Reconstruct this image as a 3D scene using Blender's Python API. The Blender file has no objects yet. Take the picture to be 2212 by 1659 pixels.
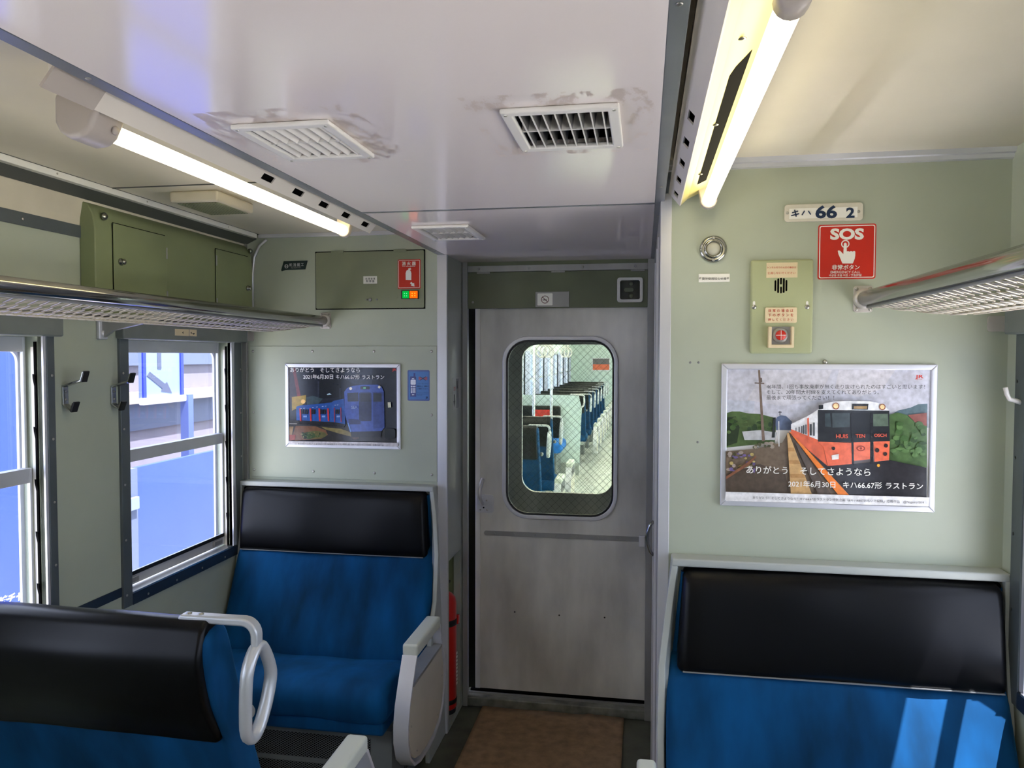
import bpy, bmesh, math, random
from mathutils import Vector, Matrix
random.seed(7)
scn = bpy.context.scene
COL = scn.collection

# ---------------------------------------------------------------- camera
IW, IH, FPX, EYE = 2212.0, 1659.0, 1640.0, 1.62
YAW, PITCH, ROLL = math.radians(9.851), math.radians(2.101), math.radians(0.098)
_f = Vector((-math.sin(YAW) * math.cos(PITCH), math.cos(YAW) * math.cos(PITCH), -math.sin(PITCH)))
_r0 = Vector((math.cos(YAW), math.sin(YAW), 0)); _u0 = _r0.cross(_f)
CR = _r0 * math.cos(ROLL) + _u0 * math.sin(ROLL)
CU = -_r0 * math.sin(ROLL) + _u0 * math.cos(ROLL)
CF = _f
CAMPOS = Vector((0, 0, EYE))
cd = bpy.data.cameras.new('camera'); cam = bpy.data.objects.new('camera', cd); COL.objects.link(cam)
cd.sensor_width = 36.0; cd.lens = FPX / IW * 36.0; cd.clip_start = 0.02; cd.clip_end = 200
m3 = Matrix((CR, CU, -CF)).transposed()
cam.matrix_world = Matrix.Translation(CAMPOS) @ m3.to_4x4()
scn.camera = cam

# ---------------------------------------------------------------- light and exposure
vs = scn.view_settings
vs.view_transform = 'Standard'; vs.look = 'None'; vs.gamma = 1.0; vs.use_curve_mapping = False
vs.exposure = 1.40
SUN_STRENGTH, SKY_STRENGTH, TUBE_STRENGTH, TUBE2_STRENGTH = 15.0, 2.4, 2.6, 26.0
w = bpy.data.worlds.new('sky'); scn.world = w; w.use_nodes = True
nt = w.node_tree; nt.nodes.clear()
out = nt.nodes.new('ShaderNodeOutputWorld'); bg = nt.nodes.new('ShaderNodeBackground')
bg.inputs['Color'].default_value = (0.88, 0.93, 1.0, 1); bg.inputs['Strength'].default_value = SKY_STRENGTH
nt.links.new(bg.outputs[0], out.inputs[0])
sl = bpy.data.lights.new('sun', 'SUN'); sl.energy = SUN_STRENGTH; sl.angle = math.radians(0.55); sl.color = (1.0, 0.95, 0.87)
sun = bpy.data.objects.new('sun', sl); COL.objects.link(sun)
SUND = Vector((-1.0, 0.27, -2.6)).normalized()
sun.rotation_euler = SUND.to_track_quat('-Z', 'Y').to_euler()
cy_ = scn.cycles
cy_.use_denoising = True; cy_.use_adaptive_sampling = True; cy_.adaptive_threshold = 0.02; cy_.max_bounces = 8; cy_.diffuse_bounces = 5; cy_.glossy_bounces = 4
cy_.transparent_max_bounces = 16; cy_.sample_clamp_indirect = 45.0; cy_.blur_glossy = 0.2; cy_.caustics_reflective = True; cy_.caustics_refractive = False

# ---------------------------------------------------------------- measured places in the car (metres)
XL, XR, YL, YR = -1.745, 0.92, 3.111, 2.14          # side walls, the two end walls
ZC, ZS = 2.045, 2.15                                # centre duct ceiling, side ceilings
CXL, CXR = -0.857, 0.052                            # duct edges
XPL, XPR, YD = -0.818, 0.042, 3.43                  # passage walls, sliding door
ZTOP = 2.3

def ray(px, py):
    return CR * ((px - IW / 2) / FPX) + CF - CU * ((py - IH / 2) / FPX)
def onY(px, py, Y):
    d = ray(px, py); return CAMPOS + d * (Y / d.y)
def onX(px, py, X):
    d = ray(px, py); return CAMPOS + d * (X / d.x)
def onZ(px, py, Z):
    d = ray(px, py); return CAMPOS + d * ((Z - EYE) / d.z)

# ---------------------------------------------------------------- materials
def lin(c):
    return tuple(((v / 255) / 12.92 if v / 255 <= 0.04045 else ((v / 255 + 0.055) / 1.055) ** 2.4) for v in c) + (1.0,)
MATS = {}
def mat(name, rgb, rough=0.5, metal=0.0, var=0.0, vscale=6.0, bump=0.0, bscale=200.0, spec=0.5, sheen=0.0, coat=0.0, stretch=None, dark=None, aniso=0.0):
    m = bpy.data.materials.new(name); m.use_nodes = True
    n = m.node_tree.nodes; l = m.node_tree.links
    b = n['Principled BSDF']
    b.inputs['Base Color'].default_value = lin(rgb); b.inputs['Roughness'].default_value = rough
    b.inputs['Metallic'].default_value = metal; b.inputs['Specular IOR Level'].default_value = spec
    if aniso:
        b.inputs['Anisotropic'].default_value = aniso
    if sheen:
        b.inputs['Sheen Weight'].default_value = sheen; b.inputs['Sheen Roughness'].default_value = 0.4
        b.inputs['Sheen Tint'].default_value = lin(tuple(min(255, v * 1.6 + 40) for v in rgb))
    if coat:
        b.inputs['Coat Weight'].default_value = coat; b.inputs['Coat Roughness'].default_value = 0.08
    tc = n.new('ShaderNodeTexCoord')
    src = tc.outputs['Object']
    if stretch:
        mp = n.new('ShaderNodeMapping'); mp.inputs['Scale'].default_value = stretch
        l.new(src, mp.inputs[0]); src = mp.outputs[0]
    if var:
        t = n.new('ShaderNodeTexNoise'); t.inputs['Scale'].default_value = vscale; t.inputs['Detail'].default_value = 5
        l.new(src, t.inputs['Vector'])
        rp = n.new('ShaderNodeValToRGB'); rp.color_ramp.elements[0].position = 0.3; rp.color_ramp.elements[1].position = 0.72
        lo = dark if dark else tuple(max(0, v * (1 - var)) for v in rgb)
        hi = tuple(min(255, v * (1 + var * 0.5)) for v in rgb)
        rp.color_ramp.elements[0].color = lin(lo); rp.color_ramp.elements[1].color = lin(hi)
        l.new(t.outputs['Fac'], rp.inputs[0]); l.new(rp.outputs[0], b.inputs['Base Color'])
    if bump:
        t2 = n.new('ShaderNodeTexNoise'); t2.inputs['Scale'].default_value = bscale; t2.inputs['Detail'].default_value = 3
        l.new(src, t2.inputs['Vector'])
        bp = n.new('ShaderNodeBump'); bp.inputs['Strength'].default_value = bump; bp.inputs['Distance'].default_value = 0.004
        l.new(t2.outputs['Fac'], bp.inputs['Height']); l.new(bp.outputs[0], b.inputs['Normal'])
    MATS[name] = m
    return m
def emit(name, rgb, strength):
    m = bpy.data.materials.new(name); m.use_nodes = True; n = m.node_tree.nodes; l = m.node_tree.links
    n.clear(); e = n.new('ShaderNodeEmission'); o = n.new('ShaderNodeOutputMaterial')
    e.inputs[0].default_value = lin(rgb); e.inputs[1].default_value = strength; l.new(e.outputs[0], o.inputs[0])
    return m
def glass(name, tint, refl=0.08, haze=0.0):
    m = bpy.data.materials.new(name); m.use_nodes = True; n = m.node_tree.nodes; l = m.node_tree.links
    n.clear(); o = n.new('ShaderNodeOutputMaterial')
    tr = n.new('ShaderNodeBsdfTransparent'); tr.inputs[0].default_value = lin(tint)
    gl = n.new('ShaderNodeBsdfGlossy'); gl.inputs['Roughness'].default_value = 0.02
    lw = n.new('ShaderNodeLayerWeight'); lw.inputs[0].default_value = 0.5
    pw_ = n.new('ShaderNodeMath'); pw_.operation = 'POWER'; l.new(lw.outputs['Facing'], pw_.inputs[0]); pw_.inputs[1].default_value = 4.0
    fr = n.new('ShaderNodeMath'); fr.operation = 'MULTIPLY_ADD'; l.new(pw_.outputs[0], fr.inputs[0]); fr.inputs[1].default_value = 0.6; fr.inputs[2].default_value = 0.035
    mx = n.new('ShaderNodeMixShader'); l.new(fr.outputs[0], mx.inputs[0]); l.new(tr.outputs[0], mx.inputs[1]); l.new(gl.outputs[0], mx.inputs[2])
    last = mx
    if haze:
        df = n.new('ShaderNodeBsdfTranslucent'); df.inputs[0].default_value = (0.9, 0.92, 1, 1)
        m2 = n.new('ShaderNodeMixShader'); m2.inputs[0].default_value = haze
        l.new(mx.outputs[0], m2.inputs[1]); l.new(df.outputs[0], m2.inputs[2]); last = m2
    l.new(last.outputs[0], o.inputs[0])
    return m

GREEN = mat('green_paint', (176, 183, 164), 0.42, var=0.06, vscale=2.2, bump=0.03, bscale=60)
OLIVE = mat('olive_paint', (134, 144, 104), 0.38, var=0.08, vscale=3, bump=0.02, bscale=60)
HATCHM = mat('hatch_paint', (136, 142, 114), 0.45, var=0.06, vscale=4)
HEADG = mat('header_green', (98, 106, 82), 0.3, var=0.08, vscale=5, bump=0.05, bscale=40)
DKTRIM = mat('window_trim', (92, 100, 102), 0.35, 0.2, var=0.08, vscale=5)
HEADBOX = mat('window_header_paint', (120, 126, 122), 0.45, var=0.08)
NAVY = mat('navy_band', (40, 52, 66), 0.4, var=0.1)
STEEL = mat('brushed_steel', (216, 216, 220), 0.3, 0.35, var=0.06, vscale=4, stretch=(1, 1, 0.12))
STEELD = mat('dull_steel', (160, 160, 158), 0.42, 0.4, var=0.12, vscale=5, stretch=(1, 1, 0.3))
CHROME = mat('polished_tube', (170, 170, 165), 0.14, 0.95)
ALU = mat('aluminium', (222, 222, 228), 0.32, 0.4, var=0.04)
SASH = mat('sash_aluminium', (196, 198, 202), 0.4, 0.25, var=0.04)
SILLW = mat('bright_sill', (236, 236, 238), 0.33, 1.0)
NETW = mat('net_wire', (208, 200, 186), 0.4, 0.35)
DOORM = mat('door_leaf', (216, 214, 208), 0.42, 0.12, var=0.2, vscale=4.5, stretch=(1, 1, 0.35), bump=0.02, bscale=30)
SILLM = mat('threshold_plate', (140, 142, 134), 0.5, 0.4, var=0.3, vscale=14)
CREAM = mat('side_ceiling_paint', (238, 229, 208), 0.4, var=0.03, vscale=3, bump=0.02, bscale=30)
COVE = mat('cove_paint', (214, 206, 184), 0.45, var=0.05)
WHITEP = mat('white_plastic', (232, 228, 222), 0.35, var=0.02)
BEIGEP = mat('beige_plastic', (184, 174, 166), 0.35)
FIXW = mat('fixture_enamel', (228, 220, 210), 0.4)
REFL = mat('lamp_reflector', (226, 210, 134), 0.35)
RAILW = mat('rail_aluminium', (226, 226, 218), 0.4)
RAILD = mat('rail_dark', (84, 88, 84), 0.5)
GREYEDGE = mat('duct_edge', (128, 132, 136), 0.28, 0.45, var=0.08)
FLOORM = mat('floor_linoleum', (84, 86, 72), 0.5, var=0.25, vscale=9)
MATM = mat('brown_mat', (150, 122, 92), 0.8, var=0.16, vscale=24, bump=0.25, bscale=120)
BLUE = mat('blue_moquette', (6, 67, 112), 0.85, var=0.34, vscale=5, bump=0.45, bscale=6, sheen=0.34, spec=0.15, stretch=(1.5, 1, 0.4))
BLACKV = mat('black_vinyl', (6, 6, 8), 0.32, bump=0.05, bscale=10, spec=0.22)
FRAMEG = mat('seat_frame_grey', (172, 176, 170), 0.42)
HANDLE = mat('cast_handle_grey', (200, 202, 204), 0.32, 0.35)
FLANGE = mat('flange_steel', (206, 200, 194), 0.35, 0.4)
PADG = mat('arm_pad', (206, 210, 198), 0.38)
SIDEP = mat('arm_side_panel', (206, 198, 180), 0.5, var=0.03)
HEATG = mat('heater_box', (118, 122, 122), 0.5, var=0.06)
BLACK = mat('black_hole', (4, 4, 4), 0.9, spec=0.1)
RUBBER = mat('black_rubber', (16, 17, 18), 0.5)
REDX = mat('extinguisher_red', (200, 22, 16), 0.3, coat=0.4)
REDS = mat('sticker_red', (200, 42, 26), 0.35)
WHITES = mat('sticker_white', (238, 236, 228), 0.4)
CREAMS = mat('label_cream', (226, 208, 170), 0.45, var=0.04)
REDT = mat('red_ink', (190, 40, 26), 0.5)
NAVYT = mat('navy_ink', (18, 44, 78), 0.45)
BLKT = mat('black_ink', (30, 30, 32), 0.5)
INTERG = mat('intercom_green', (172, 178, 138), 0.4, var=0.04)
LAMPLENS = mat('lamp_lens', (190, 190, 176), 0.25)
PAPER = mat('paper_white', (236, 234, 232), 0.3)
PLATEM = mat('number_plate_enamel', (216, 210, 194), 0.4, var=0.08, vscale=12)
DKGREEN = mat('maker_plate_green', (32, 52, 50), 0.4)
PHONEB = mat('phone_sticker_blue', (74, 124, 190), 0.4)
BEZEL = mat('light_box_bezel', (206, 206, 200), 0.4)
DKGLASS = mat('dark_window', (30, 36, 32), 0.15)
SCREWM = mat('screw_head', (180, 178, 170), 0.3, 0.9)
KNOBM = mat('latch_knob', (160, 160, 150), 0.2, 0.95)
CONC = mat('platform_concrete', (214, 204, 188), 0.8, var=0.08)
OUTB = mat('outside_blue_board', (42, 62, 160), 0.5, var=0.05, vscale=2)
OUTB2 = mat('outside_blue_post', (24, 40, 150), 0.5)
OUTW = mat('outside_pale_wall', (108, 102, 112), 0.7, var=0.04)
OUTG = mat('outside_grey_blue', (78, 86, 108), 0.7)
OUTC = mat('outside_cream_ledge', (138, 126, 112), 0.7)
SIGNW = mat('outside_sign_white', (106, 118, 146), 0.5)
ARROWG = mat('outside_arrow_grey', (62, 66, 86), 0.5)
PALEGR = mat('next_car_green', (210, 224, 218), 0.5)
FLOOR2 = mat('next_car_floor', (214, 216, 204), 0.25, var=0.06)
CURT = mat('curtain_cloth', (178, 182, 206), 0.8, var=0.1, vscale=30, stretch=(1, 1, 0.05))
BODYOUT = mat('car_body_paint', (200, 200, 205), 0.4)
GLASSM = glass('window_glass', (236, 240, 250), haze=0.0)
DGLASS = glass('door_glass', (240, 244, 244))
TUBEM = emit('fluorescent_tube', (255, 243, 206), TUBE_STRENGTH)
TUBEM2 = emit('fluorescent_tube_next_car', (255, 248, 228), TUBE2_STRENGTH)
LEDG = emit('led_green', (10, 190, 70), 0.35)
LEDO = emit('led_orange', (255, 104, 14), 0.45)
LEDY = emit('led_yellow_dots', (255, 205, 60), 0.7)
LEDG2 = emit('led_green_dots', (120, 255, 170), 0.5)

def ceiling_material():
    m = mat('duct_ceiling_gloss', (236, 226, 222), 0.10, spec=0.6, bump=0.012, bscale=7)
    n = m.node_tree.nodes; l = m.node_tree.links; b = n['Principled BSDF']
    tc = n.new('ShaderNodeTexCoord')
    ns = n.new('ShaderNodeTexNoise'); ns.inputs['Scale'].default_value = 16; ns.inputs['Detail'].default_value = 6; ns.inputs['Roughness'].default_value = 0.7
    mp = n.new('ShaderNodeMapping'); mp.inputs['Scale'].default_value = (2.2, 1.0, 1); l.new(tc.outputs['Object'], mp.inputs[0]); l.new(mp.outputs[0], ns.inputs['Vector'])
    sep = n.new('ShaderNodeSeparateXYZ'); l.new(tc.outputs['Object'], sep.inputs[0])
    def mth(op, a, c):
        q = n.new('ShaderNodeMath'); q.operation = op
        for i, v in ((0, a), (1, c)):
            if isinstance(v, (int, float)): q.inputs[i].default_value = v
            else: l.new(v, q.inputs[i])
        return q.outputs[0]
    tot = None
    for (vx, vy) in ((-0.655, 1.42), (-0.147, 1.42)):       # old scraped adhesive patches round the two air vents
        dx = mth('ABSOLUTE', mth('SUBTRACT', sep.outputs[0], vx), 0); dy = mth('ABSOLUTE', mth('SUBTRACT', sep.outputs[1], vy), 0)
        d = mth('MAXIMUM', mth('SUBTRACT', dx, 0.098), mth('SUBTRACT', dy, 0.125))
        k = mth('LESS_THAN', d, 0.062)
        tot = k if tot is None else mth('MAXIMUM', tot, k)
    th = mth('MULTIPLY', mth('GREATER_THAN', ns.outputs['Fac'], 0.54), tot)
    mx = n.new('ShaderNodeMix'); mx.data_type = 'RGBA'
    mx.inputs['A'].default_value = lin((236, 226, 222)); mx.inputs['B'].default_value = lin((198, 184, 176))
    l.new(th, mx.inputs['Factor']); l.new(mx.outputs['Result'], b.inputs['Base Color'])
    rr = n.new('ShaderNodeMath'); rr.operation = 'MULTIPLY_ADD'; rr.inputs[1].default_value = 0.3; rr.inputs[2].default_value = 0.10
    l.new(th, rr.inputs[0]); l.new(rr.outputs[0], b.inputs['Roughness'])
    return m
CEILM = ceiling_material()

def print_material():
    m = bpy.data.materials.new('printed_picture'); m.use_nodes = True; n = m.node_tree.nodes; l = m.node_tree.links
    b = n['Principled BSDF']; b.inputs['Roughness'].default_value = 0.16
    a = n.new('ShaderNodeAttribute'); a.attribute_name = 'Col'
    tc = n.new('ShaderNodeTexCoord'); t = n.new('ShaderNodeTexNoise'); t.inputs['Scale'].default_value = 70; t.inputs['Detail'].default_value = 4
    l.new(tc.outputs['Object'], t.inputs['Vector'])
    rp = n.new('ShaderNodeMapRange'); rp.inputs['From Min'].default_value = 0.3; rp.inputs['From Max'].default_value = 0.7
    rp.inputs['To Min'].default_value = 0.8; rp.inputs['To Max'].default_value = 1.15; l.new(t.outputs['Fac'], rp.inputs['Value'])
    mx = n.new('ShaderNodeMix'); mx.data_type = 'RGBA'; mx.blend_type = 'MULTIPLY'; mx.inputs['Factor'].default_value = 1.0
    l.new(a.outputs['Color'], mx.inputs['A']); l.new(rp.outputs[0], mx.inputs['B']); l.new(mx.outputs['Result'], b.inputs['Base Color'])
    return m
PRINT = print_material()

# ---------------------------------------------------------------- builders
WL = {}
def link(o, parent=None, loc=(0, 0, 0)):
    COL.objects.link(o)
    if parent is not None:
        o.parent = parent; WL[o.name] = WL[parent.name]
    else:
        WL[o.name] = Vector(loc)
    return o
def tag(o, label=None, cat=None, group=None, kind=None):
    if label: o['label'] = label
    if cat: o['category'] = cat
    if group: o['group'] = group
    if kind: o['kind'] = kind
    return o
def thing(name, label, cat, loc=(0, 0, 0), group=None, kind=None):
    o = bpy.data.objects.new(name, None); o.empty_display_size = 0.05
    o.location = loc; link(o, None, loc)
    return tag(o, label, cat, group, kind)

class MB:
    def __init__(s): s.v = []; s.f = []; s.c = []
    def add(s, vs_, fs_, col=None):
        k = len(s.v); s.v += [tuple(p) for p in vs_]
        for f in fs_: s.f.append(tuple(i + k for i in f)); s.c.append(col)
        return s
    def box(s, x0, x1, y0, y1, z0, z1):
        x0, x1 = min(x0, x1), max(x0, x1); y0, y1 = min(y0, y1), max(y0, y1); z0, z1 = min(z0, z1), max(z0, z1)
        v = [(x0, y0, z0), (x1, y0, z0), (x1, y1, z0), (x0, y1, z0), (x0, y0, z1), (x1, y0, z1), (x1, y1, z1), (x0, y1, z1)]
        return s.add(v, [(0, 3, 2, 1), (4, 5, 6, 7), (0, 1, 5, 4), (1, 2, 6, 5), (2, 3, 7, 6), (3, 0, 4, 7)])
    def prism(s, poly, axis, a, b):
        """poly: 2D points; axis 'x': (y,z); 'y': (x,z); 'z': (x,y)"""
        n = len(poly)
        def P(p, t):
            return {'x': (t, p[0], p[1]), 'y': (p[0], t, p[1]), 'z': (p[0], p[1], t)}[axis]
        v = [P(p, a) for p in poly] + [P(p, b) for p in poly]
        f = [tuple(range(n)), tuple(range(2 * n - 1, n - 1, -1))]
        f += [(i, i + n, (i + 1) % n + n, (i + 1) % n) for i in range(n)]
        return s.add(v, f)
    def ring(s, outer, inner, axis, a, b):
        n = len(outer)
        def P(p, t):
            return {'x': (t, p[0], p[1]), 'y': (p[0], t, p[1]), 'z': (p[0], p[1], t)}[axis]
        v = [P(p, a) for p in outer] + [P(p, a) for p in inner] + [P(p, b) for p in outer] + [P(p, b) for p in inner]
        f = []
        for i in range(n):
            j = (i + 1) % n
            f += [(i, j, j + n, i + n), (i + 2 * n, i + 3 * n, j + 3 * n, j + 2 * n), (i, i + 2 * n, j + 2 * n, j), (i + n, j + n, j + 3 * n, i + 3 * n)]
        return s.add(v, f)
    def tube(s, path, r, n=8, closed=False, ell=None, cap=True):
        P = [Vector(p) for p in path]; m = len(P); rings = []
        up = Vector((0, 0, 1))
        prevN = None
        for i in range(m):
            if closed: t = (P[(i + 1) % m] - P[i - 1]).normalized()
            else: t = (P[min(i + 1, m - 1)] - P[max(i - 1, 0)]).normalized()
            if prevN is None:
                a = up if abs(t.z) < 0.9 else Vector((1, 0, 0))
                N = (a - t * a.dot(t)).normalized()
            else:
                N = (prevN - t * prevN.dot(t)).normalized()
            prevN = N; B = t.cross(N)
            rr = r[i] if isinstance(r, (list, tuple)) else r
            e = ell or (1, 1)
            rings.append([P[i] + (N * math.cos(2 * math.pi * k / n) * e[0] + B * math.sin(2 * math.pi * k / n) * e[1]) * rr for k in range(n)])
        v = [q for R_ in rings for q in R_]; f = []
        for i in range(m if closed else m - 1):
            a, b = i * n, ((i + 1) % m) * n
            f += [(a + k, a + (k + 1) % n, b + (k + 1) % n, b + k) for k in range(n)]
        if not closed and cap:
            f += [tuple(range(n - 1, -1, -1)), tuple(range((m - 1) * n, m * n))]
        return s.add(v, f)
    def cyl(s, a, b, r, n=12):
        return s.tube([a, b], r, n)
    def lathe(s, prof, centre, axis='z', n=20):
        """prof: (radius, height) along axis"""
        cx, cy, cz = centre; v = []; m = len(prof)
        for (r, h) in prof:
            for k in range(n):
                a = 2 * math.pi * k / n; p, q = r * math.cos(a), r * math.sin(a)
                v.append({'z': (cx + p, cy + q, cz + h), 'y': (cx + p, cy + h, cz + q), 'x': (cx + h, cy + p, cz + q)}[axis])
        f = []
        for i in range(m - 1):
            f += [(i * n + k, i * n + (k + 1) % n, (i + 1) * n + (k + 1) % n, (i + 1) * n + k) for k in range(n)]
        f += [tuple(range(n)), tuple(range((m - 1) * n, m * n))]
        return s.add(v, f)
    def ribbon(s, path2, axis_x0, axis_x1, th, closed=False):
        """flat bar following (y,z) path, spanning x0..x1, th thick"""
        n = len(path2); P = [Vector((p[0], p[1])) for p in path2]; inn = []
        for i in range(n):
            a = P[i - 1] if (closed or i > 0) else P[i]; b = P[(i + 1) % n] if (closed or i < n - 1) else P[i]
            t = (b - a).normalized(); inn.append(P[i] + Vector((-t.y, t.x)) * th)
        v = []
        for i in range(n):
            v += [(axis_x0, P[i].x, P[i].y), (axis_x1, P[i].x, P[i].y), (axis_x1, inn[i].x, inn[i].y), (axis_x0, inn[i].x, inn[i].y)]
        f = []
        for i in range(n if closed else n - 1):
            a, b = 4 * i, 4 * ((i + 1) % n)
            f += [(a + k, a + (k + 1) % 4, b + (k + 1) % 4, b + k) for k in range(4)]
        if not closed: f += [(0, 3, 2, 1), (4 * n - 4, 4 * n - 3, 4 * n - 2, 4 * n - 1)]
        return s.add(v, f)
    def build(s, name, m, parent=None, smooth=False, bevel=0.0, seg=2, subsurf=0, fix=True):
        me = bpy.data.meshes.new(name)
        off = WL[parent.name] if parent is not None else Vector((0, 0, 0))
        me.from_pydata([(p[0] - off.x, p[1] - off.y, p[2] - off.z) for p in s.v], [], s.f); me.update()
        if fix:
            bm = bmesh.new(); bm.from_mesh(me); bmesh.ops.recalc_face_normals(bm, faces=bm.faces); bm.to_mesh(me); bm.free()
        if any(c is not None for c in s.c):
            at = me.color_attributes.new('Col', 'FLOAT_COLOR', 'CORNER')
            for pl in me.polygons:
                cc = lin(s.c[pl.index] or (128, 128, 128))
                for li in pl.loop_indices: at.data[li].color = cc
        me.materials.append(m)
        if smooth:
            for pl in me.polygons: pl.use_smooth = True
        o = bpy.data.objects.new(name, me); link(o, parent)
        if bevel:
            md = o.modifiers.new('bevel', 'BEVEL'); md.width = bevel; md.segments = seg; md.limit_method = 'ANGLE'; md.angle_limit = math.radians(35)
            for pl in me.polygons: pl.use_smooth = True
            md.harden_normals = False
            wn = o.modifiers.new('wn', 'WEIGHTED_NORMAL'); wn.keep_sharp = True
        if subsurf:
            sb = o.modifiers.new('sub', 'SUBSURF'); sb.levels = subsurf; sb.render_levels = subsurf
            for pl in me.polygons: pl.use_smooth = True
        return o
def structure(o):
    o['kind'] = 'structure'; return o
def rrect(x0, x1, z0, z1, r, n=6):
    pts = []
    for cx, cz, a0 in ((x1 - r, z1 - r, 0), (x0 + r, z1 - r, 90), (x0 + r, z0 + r, 180), (x1 - r, z0 + r, 270)):
        for i in range(n + 1):
            a = math.radians(a0 + 90 * i / n); pts.append((cx + r * math.cos(a), cz + r * math.sin(a)))
    return pts
def rect_like(x0, x1, z0, z1, n=6):
    """a rectangle outline with as many points as rrect, for ring()"""
    pts = []
    cs = [(x1, z1), (x0, z1), (x0, z0), (x1, z0)]
    for i in range(4):
        a, b, c = cs[i - 1], cs[i], cs[(i + 1) % 4]
        for k in range(n + 1):
            t = k / n
            if t < 0.5: q = 1 - 2 * t; p = (b[0] + (a[0] - b[0]) * q * 0.25, b[1] + (a[1] - b[1]) * q * 0.25)
            else: q = 2 * t - 1; p = (b[0] + (c[0] - b[0]) * q * 0.25, b[1] + (c[1] - b[1]) * q * 0.25)
            pts.append(p)
    return pts
def holed(mb, axis, a, b, u0, u1, v0, v1, holes):
    """slab with rectangular holes; axis x: (y,z) / y: (x,z) / z: (x,y)"""
    us = sorted({u0, u1, *[h[0] for h in holes], *[h[1] for h in holes]}); vs2 = sorted({v0, v1, *[h[2] for h in holes], *[h[3] for h in holes]})
    us = [u for u in us if u0 <= u <= u1]; vs2 = [v for v in vs2 if v0 <= v <= v1]
    for i in range(len(us) - 1):
        run = None
        for j in range(len(vs2) - 1):
            cu, cv = (us[i] + us[i + 1]) / 2, (vs2[j] + vs2[j + 1]) / 2
            solid = not any(h[0] < cu < h[1] and h[2] < cv < h[3] for h in holes)
            if solid and run is None: run = vs2[j]
            if (not solid or j == len(vs2) - 2) and run is not None:
                e = vs2[j + 1] if solid else vs2[j]
                if axis == 'x': mb.box(a, b, us[i], us[i + 1], run, e)
                elif axis == 'y': mb.box(us[i], us[i + 1], a, b, run, e)
                else: mb.box(us[i], us[i + 1], run, e, a, b)
                run = None
    return mb
def copy_tree(o, parent=None, loc=None, label=None, group=None):
    c = o.copy(); COL.objects.link(c)
    if parent is not None: c.parent = parent
    if loc is not None: c.location = loc
    if label: c['label'] = label
    if group: c['group'] = group
    WL[c.name] = Vector(loc) if loc is not None else WL.get(parent.name if parent else '', Vector())
    for ch in list(o.children): copy_tree(ch, c)
    return c

TEXTS = []
def text(s, p0, p1, mtl, parent, Y=None, X=None, layer=1, bold=0.0, aspect=1.0, name='lettering', slant=0.0):
    """a line of lettering lying on the plane Y (facing -y) or X (facing +x); p0,p1: ends of its baseline as photo pixels"""
    if Y is not None:
        a, b = onY(*p0, Y - 0.0004 * layer), onY(*p1, Y - 0.0004 * layer)
    else:
        a, b = onX(*p0, X + 0.0004 * layer), onX(*p1, X + 0.0004 * layer)
    TEXTS.append((s, a, b, mtl, parent, bold, aspect, name, slant))
def text3(s, a, b, mtl, parent, bold=0.0, aspect=1.0, name='lettering'):
    TEXTS.append((s, Vector(a), Vector(b), mtl, parent, bold, aspect, name, 0.0))
def flush_texts():
    tmp = []
    for t in TEXTS:
        cu = bpy.data.curves.new('t', 'FONT'); cu.body = t[0]; cu.offset = t[5]; cu.resolution_u = 3
        o = bpy.data.objects.new('t', cu); COL.objects.link(o); tmp.append(o)
    dg = bpy.context.evaluated_depsgraph_get(); dg.update()
    for o, (s, a, b, mtl, parent, bold, asp, name, slant) in zip(tmp, TEXTS):
        me = bpy.data.meshes.new_from_object(o.evaluated_get(dg))
        xs = [v.co.x for v in me.vertices]
        if not xs: continue
        x0, x1 = min(xs), max(xs); d = (b - a); k = d.length / (x1 - x0); d.normalize(); up = Vector((0, 0, 1)); up = (up - d * up.dot(d)).normalized()
        off = WL[parent.name]
        for v in me.vertices:
            v.co = a + d * ((v.co.x - x0 + slant * v.co.y) * k) + up * (v.co.y * k * asp) - off
        me.materials.clear(); me.materials.append(mtl); me.name = name
        no = bpy.data.objects.new(name, me); link(no, parent)
    for o in tmp:
        cu = o.data; bpy.data.objects.remove(o); bpy.data.curves.remove(cu)
def art(name, parent, Y, items, conv=lambda p: p, base=1, m=None):
    """flat print: coloured polygons stacked as paper-thin layers on the plane Y"""
    mb = MB()
    for k, (col, poly) in enumerate(items):
        yy = Y - 0.00012 * (k + base)
        pts = [onY(*conv(p), yy) for p in poly]
        mb.add(pts, [tuple(range(len(pts)))], col)
    return mb.build(name, m or PRINT, parent, fix=False)
def disc(cx, cy, r, n=14, ry=None):
    ry = ry or r
    return [(cx + r * math.cos(2 * math.pi * k / n), cy + ry * math.sin(2 * math.pi * k / n)) for k in range(n)]
def screw(parent, p, axis='y', r=0.004, name='screw', m=None):
    prof = [(r * 1.0, 0.0), (r * 0.9, -0.0012), (r * 0.5, -0.002), (0.0004, -0.0022)]
    if axis == 'x': prof = [(a, -b) for a, b in prof]
    return MB().lathe(prof, p, axis, 8).build(name, m or SCREWM, parent, smooth=True)

# ================================================================ THE SETTING
BACK = -3.6
floor = structure(MB().box(XL - 0.1, XR + 0.1, BACK, YD + 0.06, -0.05, 0).build('floor', FLOORM))

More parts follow.
